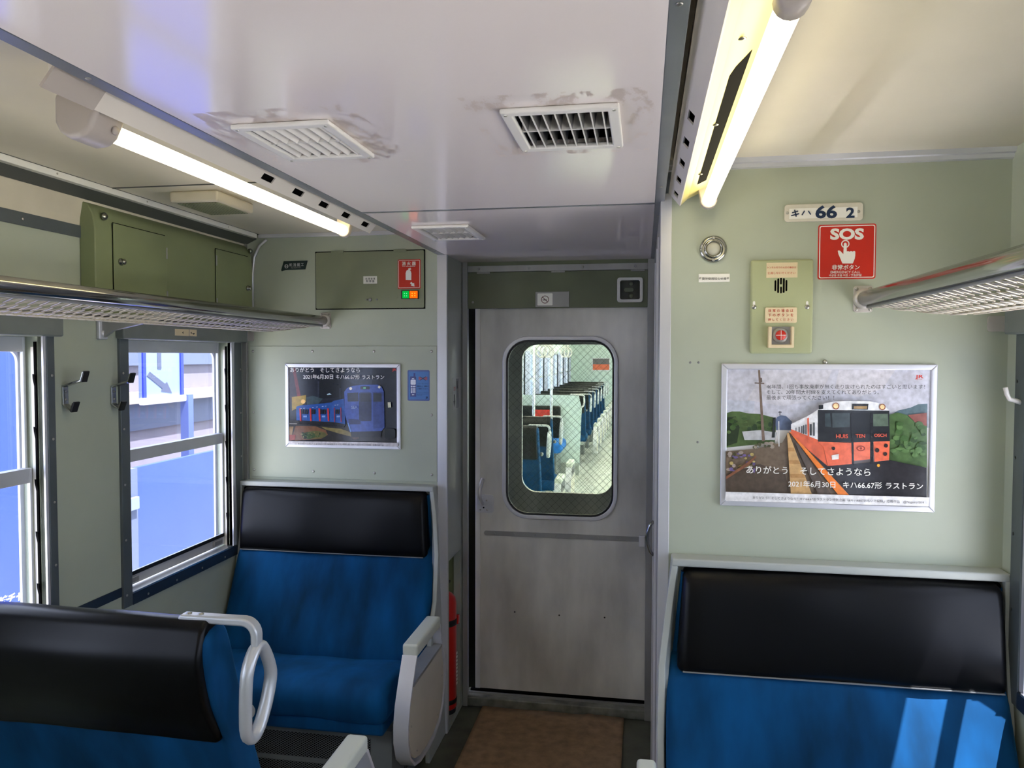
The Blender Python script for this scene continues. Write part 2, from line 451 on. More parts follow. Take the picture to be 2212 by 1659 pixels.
# windows: outer trim extents along the car
PITCHW = 1.085
WZ0, WZ1 = 0.80, 1.675
left_w = [(2.335 - 1.035 * k, 2.998 - 1.035 * k) for k in range(6)]
right_w = [(1.345 - PITCHW * k, 2.000 - PITCHW * k) for k in range(5)]
wl = holed(MB(), 'x', XL - 0.078, XL, BACK, YL + 0.05, 0, ZTOP, [(a, b, WZ0, WZ1) for a, b in left_w]).build('wall_left', GREEN)
wr = holed(MB(), 'x', XR, XR + 0.078, BACK, YR + 1.4, 0, ZTOP, [(a, b, WZ0, WZ1) for a, b in right_w]).build('wall_right', GREEN)
structure(wl); structure(wr)
structure(MB().box(XL - 0.1, XR + 0.1, BACK - 0.05, BACK, 0, ZTOP).build('wall_back', GREEN))
structure(MB().box(XL - 0.12, XR + 0.12, BACK - 0.05, 4.1, ZTOP, ZTOP + 0.05).build('roof', BODYOUT))
structure(MB().box(XL - 0.12, XR + 0.12, 4.1, 18.5, ZTOP, ZTOP + 0.05).build('roof_next_car', BODYOUT))
structure(MB().box(XL - 0.1, -0.95, YL + 0.05, YL + 0.09, 0, ZTOP).build('wall_outer_end_left', BODYOUT))
structure(MB().box(0.14, XR + 0.1, 3.5, 3.54, 0, ZTOP).build('wall_outer_end_right', BODYOUT))
wel = structure(MB().box(XL, -0.86, YL, YL + 0.05, 0, ZTOP).build('wall_end_left', GREEN))
wer = structure(MB().box(0.07, XR, YR, YR + 0.05, 0, ZTOP).build('wall_end_right', GREEN))
# screwed panel above the left end seat
pn = MB().box(XL + 0.03, -0.862, YL - 0.004, YL, 1.085, 1.662).build('wall_panel', GREEN, wel, bevel=0.001)
for x in (-1.70, -1.42, -1.14, -0.885):
    for z in (1.115, 1.64):
        screw(wel, (x, YL - 0.004, z), 'y', 0.006)
for z in (1.37,):
    for x in (-1.70, -0.885): screw(wel, (x, YL - 0.004, z), 'y', 0.006)
for px, py in ((1491, 783), (1509, 783), (1507, 955)):
    p = onY(px, py, YR); screw(wer, (p.x, YR, p.z), 'y', 0.0035, m=STEELD)
# passage side walls
pw = MB()
holed(pw, 'x', XPL - 0.03, XPL, YL + 0.012, YD - 0.03, 0, ZC, [(3.135, 3.335, 0.03, 0.74)])
structure(pw.build('wall_passage_left', mat('passage_panel', (166, 172, 160), 0.3, 0.1, var=0.08, vscale=4)))
pr = structure(MB().box(XPR, XPR + 0.02, YR + 0.02, YD - 0.03, 0, ZC).build('wall_passage_right', STEELD))
for y0, y1 in ((2.35, 2.365), (2.6, 2.62), (3.0, 3.012)):
    MB().box(XPR - 0.004, XPR, y0, y1, 0.02, 1.98).build('cover_strip', STEEL, pr)
hp = MB().tube([(XPR, 2.93, 0.86), (XPR - 0.014, 2.93, 0.875), (XPR - 0.022, 2.93, 0.90), (XPR - 0.024, 2.93, 0.925), (XPR - 0.022, 2.93, 0.95), (XPR - 0.014, 2.93, 0.975), (XPR, 2.93, 0.99)], 0.006, 8).build('door_pull', CHROME, pr, smooth=True)
# recess behind the extinguisher
rc = MB().box(XPL - 0.2, XPL - 0.03, 3.115, 3.125, 0, 0.8).box(XPL - 0.2, XPL - 0.03, 3.345, 3.355, 0, 0.8).box(XPL - 0.21, XPL - 0.2, 3.115, 3.355, 0, 0.8).box(XPL - 0.2, XPL - 0.03, 3.115, 3.355, 0.79, 0.8)
structure(rc.build('wall_recess', OLIVE))
# stainless corner covers
def trim(n, mb, m=STEEL, bevel=0.0015):
    return structure(mb.build('trim_%d' % n, m, bevel=bevel))
trim(1, MB().box(-0.86, XPL, YL - 0.006, YL + 0.012, 0, ZC))
trim(2, MB().box(XPR, 0.072, YR - 0.006, YR + 0.02, 0, ZC + 0.02))
trim(3, MB().box(XL, XL + 0.022, YL - 0.018, YL, 0.5, 2.13), STEELD)
# door posts, header, threshold
trim(4, MB().box(-0.815, -0.792, YD - 0.06, YD - 0.03, 0, ZC), STEELD)
trim(5, MB().box(0.014, XPR, YD - 0.06, YD - 0.03, 0, ZC), STEELD)
hd = structure(MB().box(-0.792, 0.014, YD - 0.045, YD - 0.02, 1.836, 2.0).build('wall_header', HEADG, bevel=0.002))
t6 = trim(6, MB().box(-0.792, 0.014, YD - 0.055, YD - 0.03, 2.0, 2.028), STEELD)
for x in (-0.74, -0.51, -0.27, -0.04): screw(t6, (x, YD - 0.055, 2.014), 'y', 0.006, m=STEELD)
for x in (-0.72, -0.38, -0.03): MB().box(x - 0.03, x + 0.03, YD - 0.05, YD - 0.044, 1.993, 2.003).build('hinge', STEELD, hd)
structure(MB().box(-0.85, 0.1, YD - 0.052, YD - 0.03, 2.028, ZTOP).build('wall_over_door', HEADG))
th = structure(MB().box(-0.81, 0.035, YD - 0.058, YD + 0.05, 0, 0.045).build('threshold', SILLM, bevel=0.006))
MB().box(-0.80, 0.03, YD - 0.018, YD - 0.008, 0.045, 0.053).build('door_rail', STEELD, th)
MB().box(-0.79, 0.03, YD - 0.006, YD + 0.02, 0.045, 0.060).build('rail_groove', BLACK, th)

# the sliding door, its wired pane and fittings
DX0, DX1, DZ0, DZ1 = -0.766, 0.03, 0.066, 1.845
wx0, wx1 = onY(1092, 900, YD).x, onY(1328, 900, YD).x
wz1, wz0 = onY(1210, 733, YD).z, onY(1210, 1116, YD).z
door = thing('door_1', None, None, ((DX0 + DX1) / 2, YD, 0.05), kind='structure')
hole = rrect(wx0, wx1, wz0, wz1, 0.105, 8)
MB().ring(rect_like(DX0, DX1, DZ0, DZ1, 8), hole, 'y', YD, YD + 0.03).build('door_leaf', DOORM, door)
MB().box(DX0 - 0.001, DX0 + 0.022, YD - 0.005, YD, DZ0, DZ1).build('edge_strip', DOORM, door, bevel=0.001)
MB().ring(rrect(wx0 - 0.014, wx1 + 0.014, wz0 - 0.014, wz1 + 0.014, 0.118, 8), rrect(wx0 + 0.004, wx1 - 0.004, wz0 + 0.004, wz1 - 0.004, 0.10, 8), 'y', YD - 0.010, YD).build('window_frame', ALU, door, bevel=0.003)
MB().ring(rrect(wx0 + 0.004, wx1 - 0.004, wz0 + 0.004, wz1 - 0.004, 0.10, 8), rrect(wx0 + 0.012, wx1 - 0.012, wz0 + 0.012, wz1 - 0.012, 0.094, 8), 'y', YD - 0.003, YD + 0.012).build('gasket', RUBBER, door)
pane = MB().prism(rrect(wx0 + 0.002, wx1 - 0.002, wz0 + 0.002, wz1 - 0.002, 0.10, 8), 'y', YD + 0.008, YD + 0.013).build('pane', DGLASS, door)
def wire_mesh(x0, x1, z0, z1, y, step, r, rad):
    mb = MB()
    def inside(x, z):
        cx = min(max(x, x0 + rad), x1 - rad); cz = min(max(z, z0 + rad), z1 - rad)
        return (x - cx) ** 2 + (z - cz) ** 2 <= rad * rad + 1e-9
    for sgn in (1, -1):
        k = -80
        while k < 80:
            seg = []; n = 120
            for i in range(n + 1):
                x = x0 + (x1 - x0) * i / n; z = (z0 + z1) / 2 + sgn * (x - (x0 + x1) / 2) + k * step
                if inside(x, z): seg.append((x, z))
            if len(seg) > 1:
                a, b = seg[0], seg[-1]
                dx, dz = b[0] - a[0], b[1] - a[1]; L = math.hypot(dx, dz); nx, nz = -dz / L * r, dx / L * r
                mb.add([(a[0] - nx, y, a[1] - nz), (a[0] + nx, y, a[1] + nz), (b[0] + nx, y, b[1] + nz), (b[0] - nx, y, b[1] - nz)], [(0, 1, 2, 3)])
                mb.add([(a[0], y - r, a[1]), (a[0], y + r, a[1]), (b[0], y + r, b[1]), (b[0], y - r, b[1])], [(0, 1, 2, 3)])
            k += 1
    return mb
WIREM = mat('pane_wire', (70, 74, 70), 0.4, 0.6)
wm = wire_mesh(wx0 + 0.006, wx1 - 0.006, wz0 + 0.006, wz1 - 0.006, YD + 0.0105, 0.036, 0.00045, 0.095).build('wire_mesh', WIREM, door, fix=False); wm['kind'] = 'stuff'
# handle: arched pull on a plate with a key hole
pl_a, pl_b = onY(1030, 1106, YD), onY(1067, 1069, YD)
hplate = MB().prism(rrect(pl_a.x, pl_b.x, pl_a.z, pl_b.z, 0.012, 4), 'y', YD - 0.010, YD).build('handle_plate', STEEL, door, bevel=0.001)
cxh = (pl_a.x + pl_b.x) / 2
for dx, dz in ((0.008, 0.058), (-0.022, 0.014), (0.010, 0.014)): screw(hplate, (cxh + dx, YD - 0.010, pl_a.z + dz), 'y', 0.0045)
MB().prism(disc(cxh - 0.006, pl_a.z + 0.024, 0.004, 10), 'y', YD - 0.0105, YD - 0.0101).build('key_hole', BLACK, hplate)
zt, zb = onY(1041, 1035, YD).z, onY(1041, 1088, YD).z
arc = [(cxh - 0.012 - 0.004 * math.sin(math.pi * i / 10), YD - 0.006 - 0.045 * math.sin(math.pi * i / 10) ** 0.8, zb + (zt - zb) * i / 10) for i in range(11)]
MB().tube(arc, 0.0085, 10).build('door_pull', STEEL, door, smooth=True)
ba, bb = onY(1046, 1150, YD), onY(1384, 1165, YD)
MB().prism(rrect(ba.x, bb.x, ba.z - 0.012, ba.z + 0.010, 0.010, 4), 'y', YD - 0.006, YD).build('guide_bar', STEELD, door, bevel=0.001)
for i in range(8): screw(door, (ba.x + 0.05 + i * 0.095, YD - 0.006, ba.z), 'y', 0.0045, m=STEELD)
MB().box(bb.x - 0.008, bb.x + 0.02, YD - 0.02, YD - 0.004, ba.z - 0.032, ba.z + 0.018).build('catch', STEEL, door, bevel=0.003)
for px, py in ((1112, 1322), (1208, 1329), (1306, 1334)):
    p = onY(px, py, YD); screw(door, (p.x, YD, p.z), 'y', 0.004, m=RUBBER)

# ceilings
vents = [(-0.752, -0.561, 1.300, 1.540), (-0.248, -0.044, 1.295, 1.545), (-0.752, -0.561, 2.400, 2.675)]
inset = 0.016
vh = [(a + inset, b - inset, c + inset, d - inset) for a, b, c, d in vents]
structure(holed(MB(), 'z', ZC, ZC + 0.008, CXL + 0.03, CXR - 0.026, BACK, YD - 0.05, vh).build('ceiling', CEILM))
trim(7, MB().box(CXL, CXL + 0.03, BACK, YD - 0.05, ZC - 0.001, ZC + 0.010), GREYEDGE)
t8 = trim(8, MB().box(CXR - 0.026, CXR, BACK, YD - 0.05, ZC - 0.001, ZC + 0.010), GREYEDGE)
trim(9, MB().box(CXL + 0.03, CXR - 0.026, 2.155, 2.170, ZC - 0.0012, ZC), GREYEDGE, 0)
structure(MB().box(CXL, CXL + 0.004, BACK, YD - 0.05, ZC + 0.01, ZS).build('ceiling_duct_side_left', CREAM))
structure(MB().box(CXR - 0.004, CXR, BACK, YR, ZC + 0.01, ZS).build('ceiling_duct_side_right', CREAM))
structure(MB().box(-1.665, CXL, BACK, YL, ZS, ZS + 0.01).build('ceiling_side_left', CREAM))
structure(MB().box(CXR, XR, BACK, YR, ZS, ZS + 0.01).build('ceiling_side_right', CREAM))
for i, (y,) in enumerate(((0.95,), (1.95,), (2.35,), (2.9,))):
    screw(t8, (CXR - 0.013, y, ZC - 0.001), 'z', 0.005); screw(bpy.data.objects['trim_7'], (CXL + 0.015, y + 0.1, ZC - 0.001), 'z', 0.005)
# ceiling-to-end-wall mouldings
trim(10, MB().box(XL + 0.08, CXL, YL - 0.014, YL, ZS - 0.016, ZS), ALU)
trim(11, MB().prism([(YR - 0.024, ZS), (YR - 0.020, ZS - 0.012), (YR - 0.012, ZS - 0.014), (YR - 0.010, ZS - 0.024), (YR, ZS - 0.026), (YR, ZS)], 'x', 0.06, XR), ALU, 0)
# curtain rail, dark strip, cove and moulding along both sides
def side_mouldings(sx, X, Yend, n0):
    s_ = sx
    trim(n0, MB().box(X + s_ * 0.062, X + s_ * 0.085, BACK, Yend - 0.03, ZS - 0.020, ZS), RAILW)
    o = trim(n0 + 1, MB().prism([(X + s_ * 0.062, ZS - 0.004), (X + s_ * 0.066, ZS - 0.020), (X + s_ * 0.018, ZS - 0.042), (X + s_ * 0.012, ZS - 0.030)], 'y', BACK, Yend), RAILD, 0)
    pts = [(X + s_ * 0.016, ZS - 0.038), (X + s_ * 0.012, ZS - 0.06), (X + s_ * 0.004, ZS - 0.10), (X, ZS - 0.13), (X, ZS - 0.03)]
    structure(MB().prism(pts, 'y', BACK, Yend).build('cove_' + ('left' if sx > 0 else 'right'), COVE))
    trim(n0 + 2, MB().box(X, X + s_ * 0.006, BACK, Yend, 1.988, 2.026), DKTRIM)
side_mouldings(1, XL, YL, 12)
structure(MB().box(XL + 0.012, -1.66, BACK, YL, ZS - 0.002, ZS + 0.01).build('ceiling_cove_left', RAILD))
for y in (1.62, 1.9): screw(bpy.data.objects['trim_14'], (XL + 0.006, y, 2.007), 'x', 0.005)
for y in (1.94, 2.34, 2.85): screw(bpy.data.objects['trim_12'], (XL + 0.085, y, ZS - 0.010), 'x', 0.003)
# navy dado band between the windows
trim(18, MB().box(XL, XL + 0.004, BACK, 2.29, 0.80, 0.832), NAVY)
trim(19, MB().box(XR - 0.004, XR, BACK, 1.30, 0.80, 0.832), NAVY)

# ------------------------------------------------------------ windows
def make_window(name, X, s, y0, y1, ch=0.022, ot=0.075):
    """s = +1: room is toward +x.  y0..y1 the opening"""
    t = thing(name, None, None, (X, (y0 + y1) / 2, WZ0), kind='structure')
    d = lambda k: X + s * k
    # inner trim
    MB().box(d(-0.012), d(0.010), y0 - 0.045, y0, 0.757, 1.68).build('jamb', DKTRIM, t, bevel=0.002)
    MB().box(d(-0.012), d(0.010), y1 + ch, y1 + ot, 0.757, 1.68).build('jamb', DKTRIM, t, bevel=0.002)
    MB().box(d(-0.012), d(0.006), y1, y1 + ch, WZ0, 1.68).build('jamb_channel', ALU, t)
    MB().box(d(0.0), d(0.034), y0 - 0.055, y1 + ot + 0.012, 1.676, 1.738).build('header', HEADBOX, t, bevel=0.006)
    MB().box(d(-0.012), d(0.012), y0, y1 + ch, 0.757, WZ0 - 0.002).build('sill_trim', NAVY, t, bevel=0.002)
    MB().box(d(-0.068), d(0.013), y0, y1, WZ0 - 0.002, WZ0 + 0.004).build('sill', SILLW, t)
    for z in (0.80, 0.99, 1.18, 1.37, 1.56):
        for y in (y0 - 0.03, y1 + ot - 0.012): screw(t, (d(0.010), y, z), 'x', 0.0045)
    for k in range(4): screw(t, (d(0.012), y0 + 0.08 + k * (y1 - y0 - 0.16) / 3, 0.772), 'x', 0.0045)
    # black ratchet strip with teeth on both jambs
    for yy, sg in ((y1, -1), (y0, 1)):
        MB().box(d(-0.022), d(-0.015), yy, yy + sg * 0.005, WZ0, 1.66).build('ratchet_strip', BLACK, t)
        for z in (1.555, 1.40, 1.245, 1.09, 0.935):
            MB().prism([(yy + sg * 0.004, z - 0.030), (yy + sg * 0.004, z), (yy + sg * 0.011, z + 0.010), (yy + sg * 0.010, z - 0.004)], 'x', d(-0.022), d(-0.015)).build('ratchet_tooth', BLACK, t)
    MB().box(d(-0.032), d(-0.023), y1 - 0.004, y1, WZ0, 1.645).build('jamb_liner', WHITEP, t)
    # upper and lower sashes
    zm = 1.266
    for nm, z0, z1, dx, st in (('upper_sash', zm - 0.024, WZ1, -0.061, 0.013), ('lower_sash', WZ0 + 0.008, zm + 0.022, -0.046, 0.013)):
        a, b = d(dx), d(dx + 0.012)
        fr = MB()
        fr.box(a, b, y0 + 0.004, y0 + st, z0, z1).box(a, b, y1 - st, y1 - 0.004, z0, z1)
        bot = 0.046 if nm == 'upper_sash' else 0.046
        top = 0.044 if nm == 'lower_sash' else 0.045
        fr.box(a, b, y0 + st, y1 - st, z0, z0 + bot).box(a, b, y0 + st, y1 - st, z1 - top, z1)
        so = fr.build(nm, SASH, t, bevel=0.002)
        g = MB().box(d(dx + 0.004), d(dx + 0.008), y0 + st - 0.004, y1 - st + 0.004, z0 + bot - 0.004, z1 - top + 0.004).build('pane', GLASSM, so)
        if nm == 'lower_sash':
            MB().box(d(dx + 0.0122), d(dx + 0.0145), y0 + 0.01, y1 - 0.01, z0 + bot - 0.012, z0 + bot + 0.002).build('glazing_bead', RUBBER, so)
            for yy in (y0 + 0.05, y1 - 0.07):
                MB().box(d(dx + 0.012), d(dx + 0.024), yy - 0.03, yy + 0.03, z0 + 0.010, z0 + 0.030).build('finger_latch', STEELD, so, bevel=0.003)
    # outer skin of the car body with its round-cornered opening
    MB().ring(rect_like(y0 - 0.002, y1 + 0.002, WZ0 - 0.002, WZ1 + 0.002), rrect(y0 + 0.014, y1 - 0.014, WZ0 + 0.02, WZ1 - 0.040, 0.035), 'x', d(-0.076), d(-0.068)).build('body_opening', BODYOUT, t)
    return t
w1 = make_window('window_1', XL, 1, *left_w[0])
w2_ = make_window('window_2', XL, 1, *left_w[1], 0.010, 0.040)
for k in range(2, 6):
    c = copy_tree(w2_, None, w2_.location + Vector((0, -1.035 * (k - 1), 0))); c.name = 'window_%d' % (k + 1)
w7 = make_window('window_7', XR, -1, *right_w[0])
for k in range(1, 5):
    c = copy_tree(w7, None, w7.location + Vector((0, -PITCHW * k, 0))); c.name = 'window_%d' % (k + 7)

# ------------------------------------------------------------ outside: ground, boards beyond the left windows
structure(MB().box(-14, XL - 0.35, -8, 22, -1.3, -1.1).build('ground', CONC))
structure(MB().box(XR + 0.35, 12, -8, 22, -1.3, -1.1).build('ground_2', CONC))
XO = -4.2
def oP(px, py, X=XO):
    p = onX(px, py, X); return (p.y, p.z)
def outside(name, poly, m, label, cat, dx=0.0, th_=0.04, group=None):
    o = MB().prism(poly, 'x', XO + dx - th_, XO + dx).build(name, m)
    return tag(o, label, cat, group)
outside('station_wall', [(1.0, -1.1), (9.5, -1.1), (9.5, 3.0), (1.0, 3.0)], OUTW, 'pale plastered wall of the neighbouring building beyond the windows', 'wall', -0.9, 0.1)
o = MB().box(XO - 0.9, XO - 0.75, 1.0, 9.5, 1.14, 1.25).build('wall_ledge', OUTC); tag(o, 'cream ledge along the pale wall beyond the windows', 'ledge')
o = MB().box(XO - 0.9, XO - 0.86, 1.0, 9.5, 0.86, 1.14).build('wall_tone_band', OUTG); tag(o, 'grey blue band painted as shade below the cream ledge outside', 'band')  # shade under the ledge put in as a grey-blue strip
o = MB().box(XO - 0.9, XO - 0.86, 1.0, 9.5, 1.52, 2.2).build('wall_tone_band', OUTG); tag(o, 'grey blue band near the top of the outside wall', 'band')
ya, yb2 = oP(300, 860)[0], oP(388, 860)[0]; zb_ = oP(300, 860)[1]
sg = thing('direction_sign', 'white direction sign with blue edges and a grey arrow outside the window', 'sign', (XO, ya, zb_))
MB().box(XO, XO + 0.03, ya, yb2, zb_, 2.3).build('sign_board', SIGNW, sg)
for ye in (ya, yb2 - 0.04): MB().box(XO + 0.03, XO + 0.045, ye, ye + 0.04, zb_, 2.3).build('edge_strip', OUTB2, sg)
MB().box(XO + 0.01, XO + 0.06, ya - 0.02, yb2 + 0.03, zb_ - 0.06, zb_).build('bottom_rail', WHITEP, sg, bevel=0.01)
ar = [(318, 812), (324, 803), (357, 829), (361, 825), (372, 849), (349, 845), (351, 839)]
MB().prism([oP(*p, XO + 0.035) for p in ar], 'x', XO + 0.03, XO + 0.034).build('arrow', ARROWG, sg)
MB().prism([oP(*p, XO + 0.035) for p in ((340, 740), (348, 740), (349, 797), (341, 797))], 'x', XO + 0.03, XO + 0.034).build('arrow_stem', ARROWG, sg)
o = MB().box(XO, XO + 0.08, yb2 + 0.01, yb2 + 0.09, -1.1, zb_).build('sign_post', mat('outside_pale_post', (70, 84, 140), 0.6)); tag(o, 'pale blue post under the direction sign outside', 'post')
o = MB().box(XO - 0.2, XO - 0.1, 5.50, 5.66, -1.1, 1.6).build('blue_post', MATS['outside_pale_post']); tag(o, 'blue upright post beside the direction sign outside', 'post')
bt = oP(293, 1012)
bbrd = thing('blue_hoarding', 'blue hoarding board standing outside below the direction sign', 'hoarding', (XO + 0.6, bt[0], -1.1))
q0, q1, q2, q3 = oP(296, 1010, XO + 0.6), oP(478, 968, XO + 0.6), None, None
MB().box(XO + 0.56, XO + 0.6, q0[0], 9.0, -1.1, q0[1]).build('board', OUTB, bbrd)
MB().box(XO + 0.55, XO + 0.61, q0[0] - 0.14, q0[0] - 0.01, -0.3, q0[1]).build('end_strip', OUTG, bbrd)
for zz in (0.52, -0.06): MB().box(XO + 0.61, XO + 0.64, q0[0] - 0.12, q0[0] - 0.03, zz, zz + 0.09).build('clamp', SIGNW, bbrd, bevel=0.005)
b2 = thing('blue_signboard', 'tall blue board with white lettering seen through the nearest left window', 'signboard', (XO + 0.3, 3.6, -1.1))
e0 = oP(39, 800, XO + 0.3)[0]
MB().box(XO + 0.26, XO + 0.3, 1.2, e0 + 0.14, -1.1, 2.4).build('board', OUTB, b2)
MB().box(XO + 0.3, XO + 0.31, e0 + 0.02, e0 + 0.06, 1.3, 2.4).build('edge_strip', OUTB2, b2)
text('崎チャ', (-6, 1313), (48, 1292), WHITES, b2, X=XO + 0.301, bold=0.03, slant=0.3)

# ================================================================ FIXTURES
# ---- air vents in the duct ceiling
def vent(name, label, a, b, c, d, tilt, inner, group):
    t = thing(name, label, 'air vent', ((a + b) / 2, (c + d) / 2, ZC), group)
    z0 = ZC - 0.010
    MB().ring([(b, d), (a, d), (a, c), (b, c)], [(b - 0.020, d - 0.020), (a + 0.020, d - 0.020), (a + 0.020, c + 0.020), (b - 0.020, c + 0.020)], 'z', z0, ZC - 0.0002).build('frame', WHITEP, t, bevel=0.003)
    dk = MB(); dk.box(a + 0.017, b - 0.017, c + 0.017, d - 0.017, ZC + 0.092, ZC + 0.098)
    for q in ((a + 0.017, a + 0.019, c + 0.017, d - 0.017), (b - 0.019, b - 0.017, c + 0.017, d - 0.017), (a + 0.017, b - 0.017, c + 0.017, c + 0.019), (a + 0.017, b - 0.017, d - 0.019, d - 0.017)):
        dk.box(*q, ZC + 0.0085, ZC + 0.098)
    dk.build('duct', inner, t)
    ym = (c + d) / 2
    MB().box(a + 0.020, b - 0.020, ym - 0.0015, ym + 0.0015, ZC - 0.006, ZC + 0.022).build('crossbar', WHITEP, t)
    n = 8 if inner is BLACK else 7
    bm_ = VENTSHADE if inner is BLACK else WHITEP
    for k in range(n):
        x = a + 0.030 + (b - a - 0.060) * k / (n - 1); bl_ = 0.055 if inner is BLACK else 0.027; dx = math.sin(tilt) * bl_; dz = math.cos(tilt) * bl_
        for (p, q) in ((c + 0.020, ym - 0.002), (ym + 0.002, d - 0.020)):
            MB().prism([(x, ZC - 0.007), (x + 0.0016, ZC - 0.007), (x + 0.0016 + dx, ZC - 0.007 + dz), (x + dx, ZC - 0.007 + dz)], 'y', p, q).build('blade', bm_, t)
            if inner is BLACK: MB().box(x - 0.0003, x + 0.0019, p, q, ZC - 0.0085, ZC - 0.006).build('blade_lip', WHITEP, t)
    for x in (a + 0.009, b - 0.009):
        for y in (c + 0.010, d - 0.010):
            MB().lathe([(0.0035, 0), (0.0030, -0.0016), (0.0005, -0.002)], (x, y, z0), 'z', 8).build('screw', SCREWM, t)
    return t
DUCTG = mat('vent_grey', (96, 94, 92), 0.6)
VENTSHADE = mat('vent_blade_shade', (92, 90, 88), 0.6)  # shade inside the duct put into the colour of the white blades
GV = 'white louvred vents in the centre ceiling'
vent('ceiling_vent', 'white ceiling vent with closed slanted louvres above the aisle, nearest the lit tube', *vents[0], math.radians(32), DUCTG, GV)
vent('ceiling_vent', 'white ceiling vent with open blades and a dark duct behind them', *vents[1], math.radians(8), BLACK, GV)
vent('ceiling_vent', 'white ceiling vent nearest the sliding door', *vents[2], math.radians(32), DUCTG, GV)

# ---- fluorescent fixtures
def fixture(label, s, xd, y0, y1, nearcap, group, tube_m=TUBEM, copy_parts=True):
    """s = -1: hangs left of the duct edge xd, +1: right"""
    t = thing('fluorescent_light', label, 'light', (xd, (y0 + y1) / 2, ZC), group)
    e = lambda k: xd + s * k
    # slotted fascia: quad strips between (x=e(.012),z=2.052) and (x=e(.040),z=2.026)
    ins = [y0, *[v for k in range(5) for v in (y0 + (y1 - y0) * (0.42 + 0.125 * k), y0 + (y1 - y0) * (0.42 + 0.125 * k) + 0.055)], y1]
    A, B = (e(0.010), ZC + 0.016), (e(0.040), ZC - 0.020)
    def pt(v, y, o=0.0): return (A[0] + (B[0] - A[0]) * v, y, A[1] + (B[1] - A[1]) * v)
    mb = MB()
    for i in range(len(ins) - 1):
        if i % 2 == 0: bands = ((0, 1),)
        else: bands = ((0, 0.38), (0.72, 1))
        for b0, b1 in bands:
            p = [pt(b0, ins[i]), pt(b1, ins[i]), pt(b1, ins[i + 1]), pt(b0, ins[i + 1])]
            q = [(x + s * 0.003, y, z + 0.002) for x, y, z in p]
            mb.add(p + q, [(0, 1, 2, 3), (7, 6, 5, 4), (0, 4, 5, 1), (1, 5, 6, 2), (2, 6, 7, 3), (3, 7, 4, 0)])
    mb.build('fascia', FIXW, t)
    bk = [(A[0] + s * 0.010, A[1] + 0.002), (B[0] + s * 0.008, B[1] + 0.010), (B[0] + s * 0.010, B[1] + 0.012), (A[0] + s * 0.012, A[1] + 0.004)]
    MB().prism(bk, 'y', y0 + 0.3, y1 - 0.02).build('added_slot_backing', BLACK, t)  # black sheet added behind the slots so they stay dark
    MB().prism([(e(0.040), ZC - 0.020), (e(0.060), ZC - 0.002), (e(0.110), ZC + 0.022), (e(0.150), ZC + 0.034), (e(0.150), ZC + 0.040), (e(0.105), ZC + 0.030), (e(0.056), ZC + 0.006), (e(0.040), ZC - 0.012)], 'y', y0 + (0.10 if nearcap else 0), y1).build('reflector', REFL, t)
    MB().box(e(0.020), e(0.140), y0 + 0.02, y1 - 0.02, ZC + 0.045, ZS).build('ballast_box', FIXW, t)
    sl0, sl1 = y0 + 0.38, y1 - 0.14
    def rfz(x): return ZC - 0.002 + (x - 0.060) * (0.024 / 0.050)
    q = [(0.074, sl0 + 0.02), (0.080, sl0 - 0.01), (0.098, sl0 - 0.05), (0.098, sl1), (0.076, sl1)]
    MB().add([(e(x), y, rfz(x) - 0.0008) for x, y in q] + [(e(x), y, rfz(x)) for x, y in q], [(0, 1, 2, 3, 4), (9, 8, 7, 6, 5)] + [(i, i + 5, (i + 1) % 5 + 5, (i + 1) % 5) for i in range(5)]).build('reflector_slot', BLACK, t)
    xt, zt_ = e(0.112), ZC - 0.016
    MB().tube([(xt, y0 + 0.12, zt_), (xt, y1 - 0.05, zt_)], 0.0165, 18).build('tube', tube_m, t, smooth=True)
    if nearcap:
        # moulded lamp holder: half-round block with a button
        prof = [(e(0.05), ZC + 0.03), (e(0.155), ZC + 0.03), (e(0.155), ZC - 0.02), (e(0.145), ZC - 0.040), (e(0.125), ZC - 0.050), (e(0.10), ZC - 0.048), (e(0.085), ZC - 0.035), (e(0.07), ZC - 0.005)]
        h = MB().prism(prof, 'y', y0 + 0.045, y0 + 0.122).build('lamp_holder', BEIGEP, t, bevel=0.010, seg=3)
        MB().lathe([(0.008, 0), (0.008, 0.004), (0.006, 0.006)], (e(0.078), y0 + 0.10, ZC - 0.024), 'x', 12).build('button', BEIGEP, h, smooth=True)
        MB().prism([(e(0.008), ZC + 0.018), (e(0.012), ZC + 0.020), (e(0.044), ZC - 0.018), (e(0.040), ZC - 0.022)], 'y', y0 - 0.11, y0).build('fascia_end', BEIGEP, t)
    else:
        MB().lathe([(0.021, 0.0), (0.021, 0.05), (0.012, 0.055)], (xt, y0 + 0.065, zt_), 'y', 16).build('lamp_holder', BEIGEP, t, smooth=True)
    u = [(xt + s * 0.022 * math.sin(a), zt_ - 0.022 * math.cos(a)) for a in [math.radians(-100 + 200 * i / 10) for i in range(11)]]
    far = MB().prism(u + [(xt + s * 0.022, ZC + 0.028), (xt - s * 0.03, ZC + 0.02)], 'y', y1 - 0.052, y1 - 0.03).build('lamp_holder', BEIGEP, t, bevel=0.003)
    for k in range(3):
        screw(t, (e(0.075), y0 + (y1 - y0) * (0.2 + 0.3 * k), ZC + 0.004), 'z', 0.006)
    return t
GL = 'fluorescent tube fittings beside the duct'
lf = fixture('lit fluorescent tube in a slotted white fitting above the left luggage rack', -1, CXL, 1.13, 2.41, True, GL)
rf = fixture('lit fluorescent tube with yellow reflector above the car number plate', 1, CXR, 0.82, 2.11, False, GL)
copy_tree(lf, None, lf.location + Vector((0, -2.2, 0)), 'lit fluorescent tube in a slotted fitting farther back along the left of the car')
copy_tree(rf, None, rf.location + Vector((0, -2.0, 0)), 'lit fluorescent tube in a slotted fitting farther back along the right of the car')

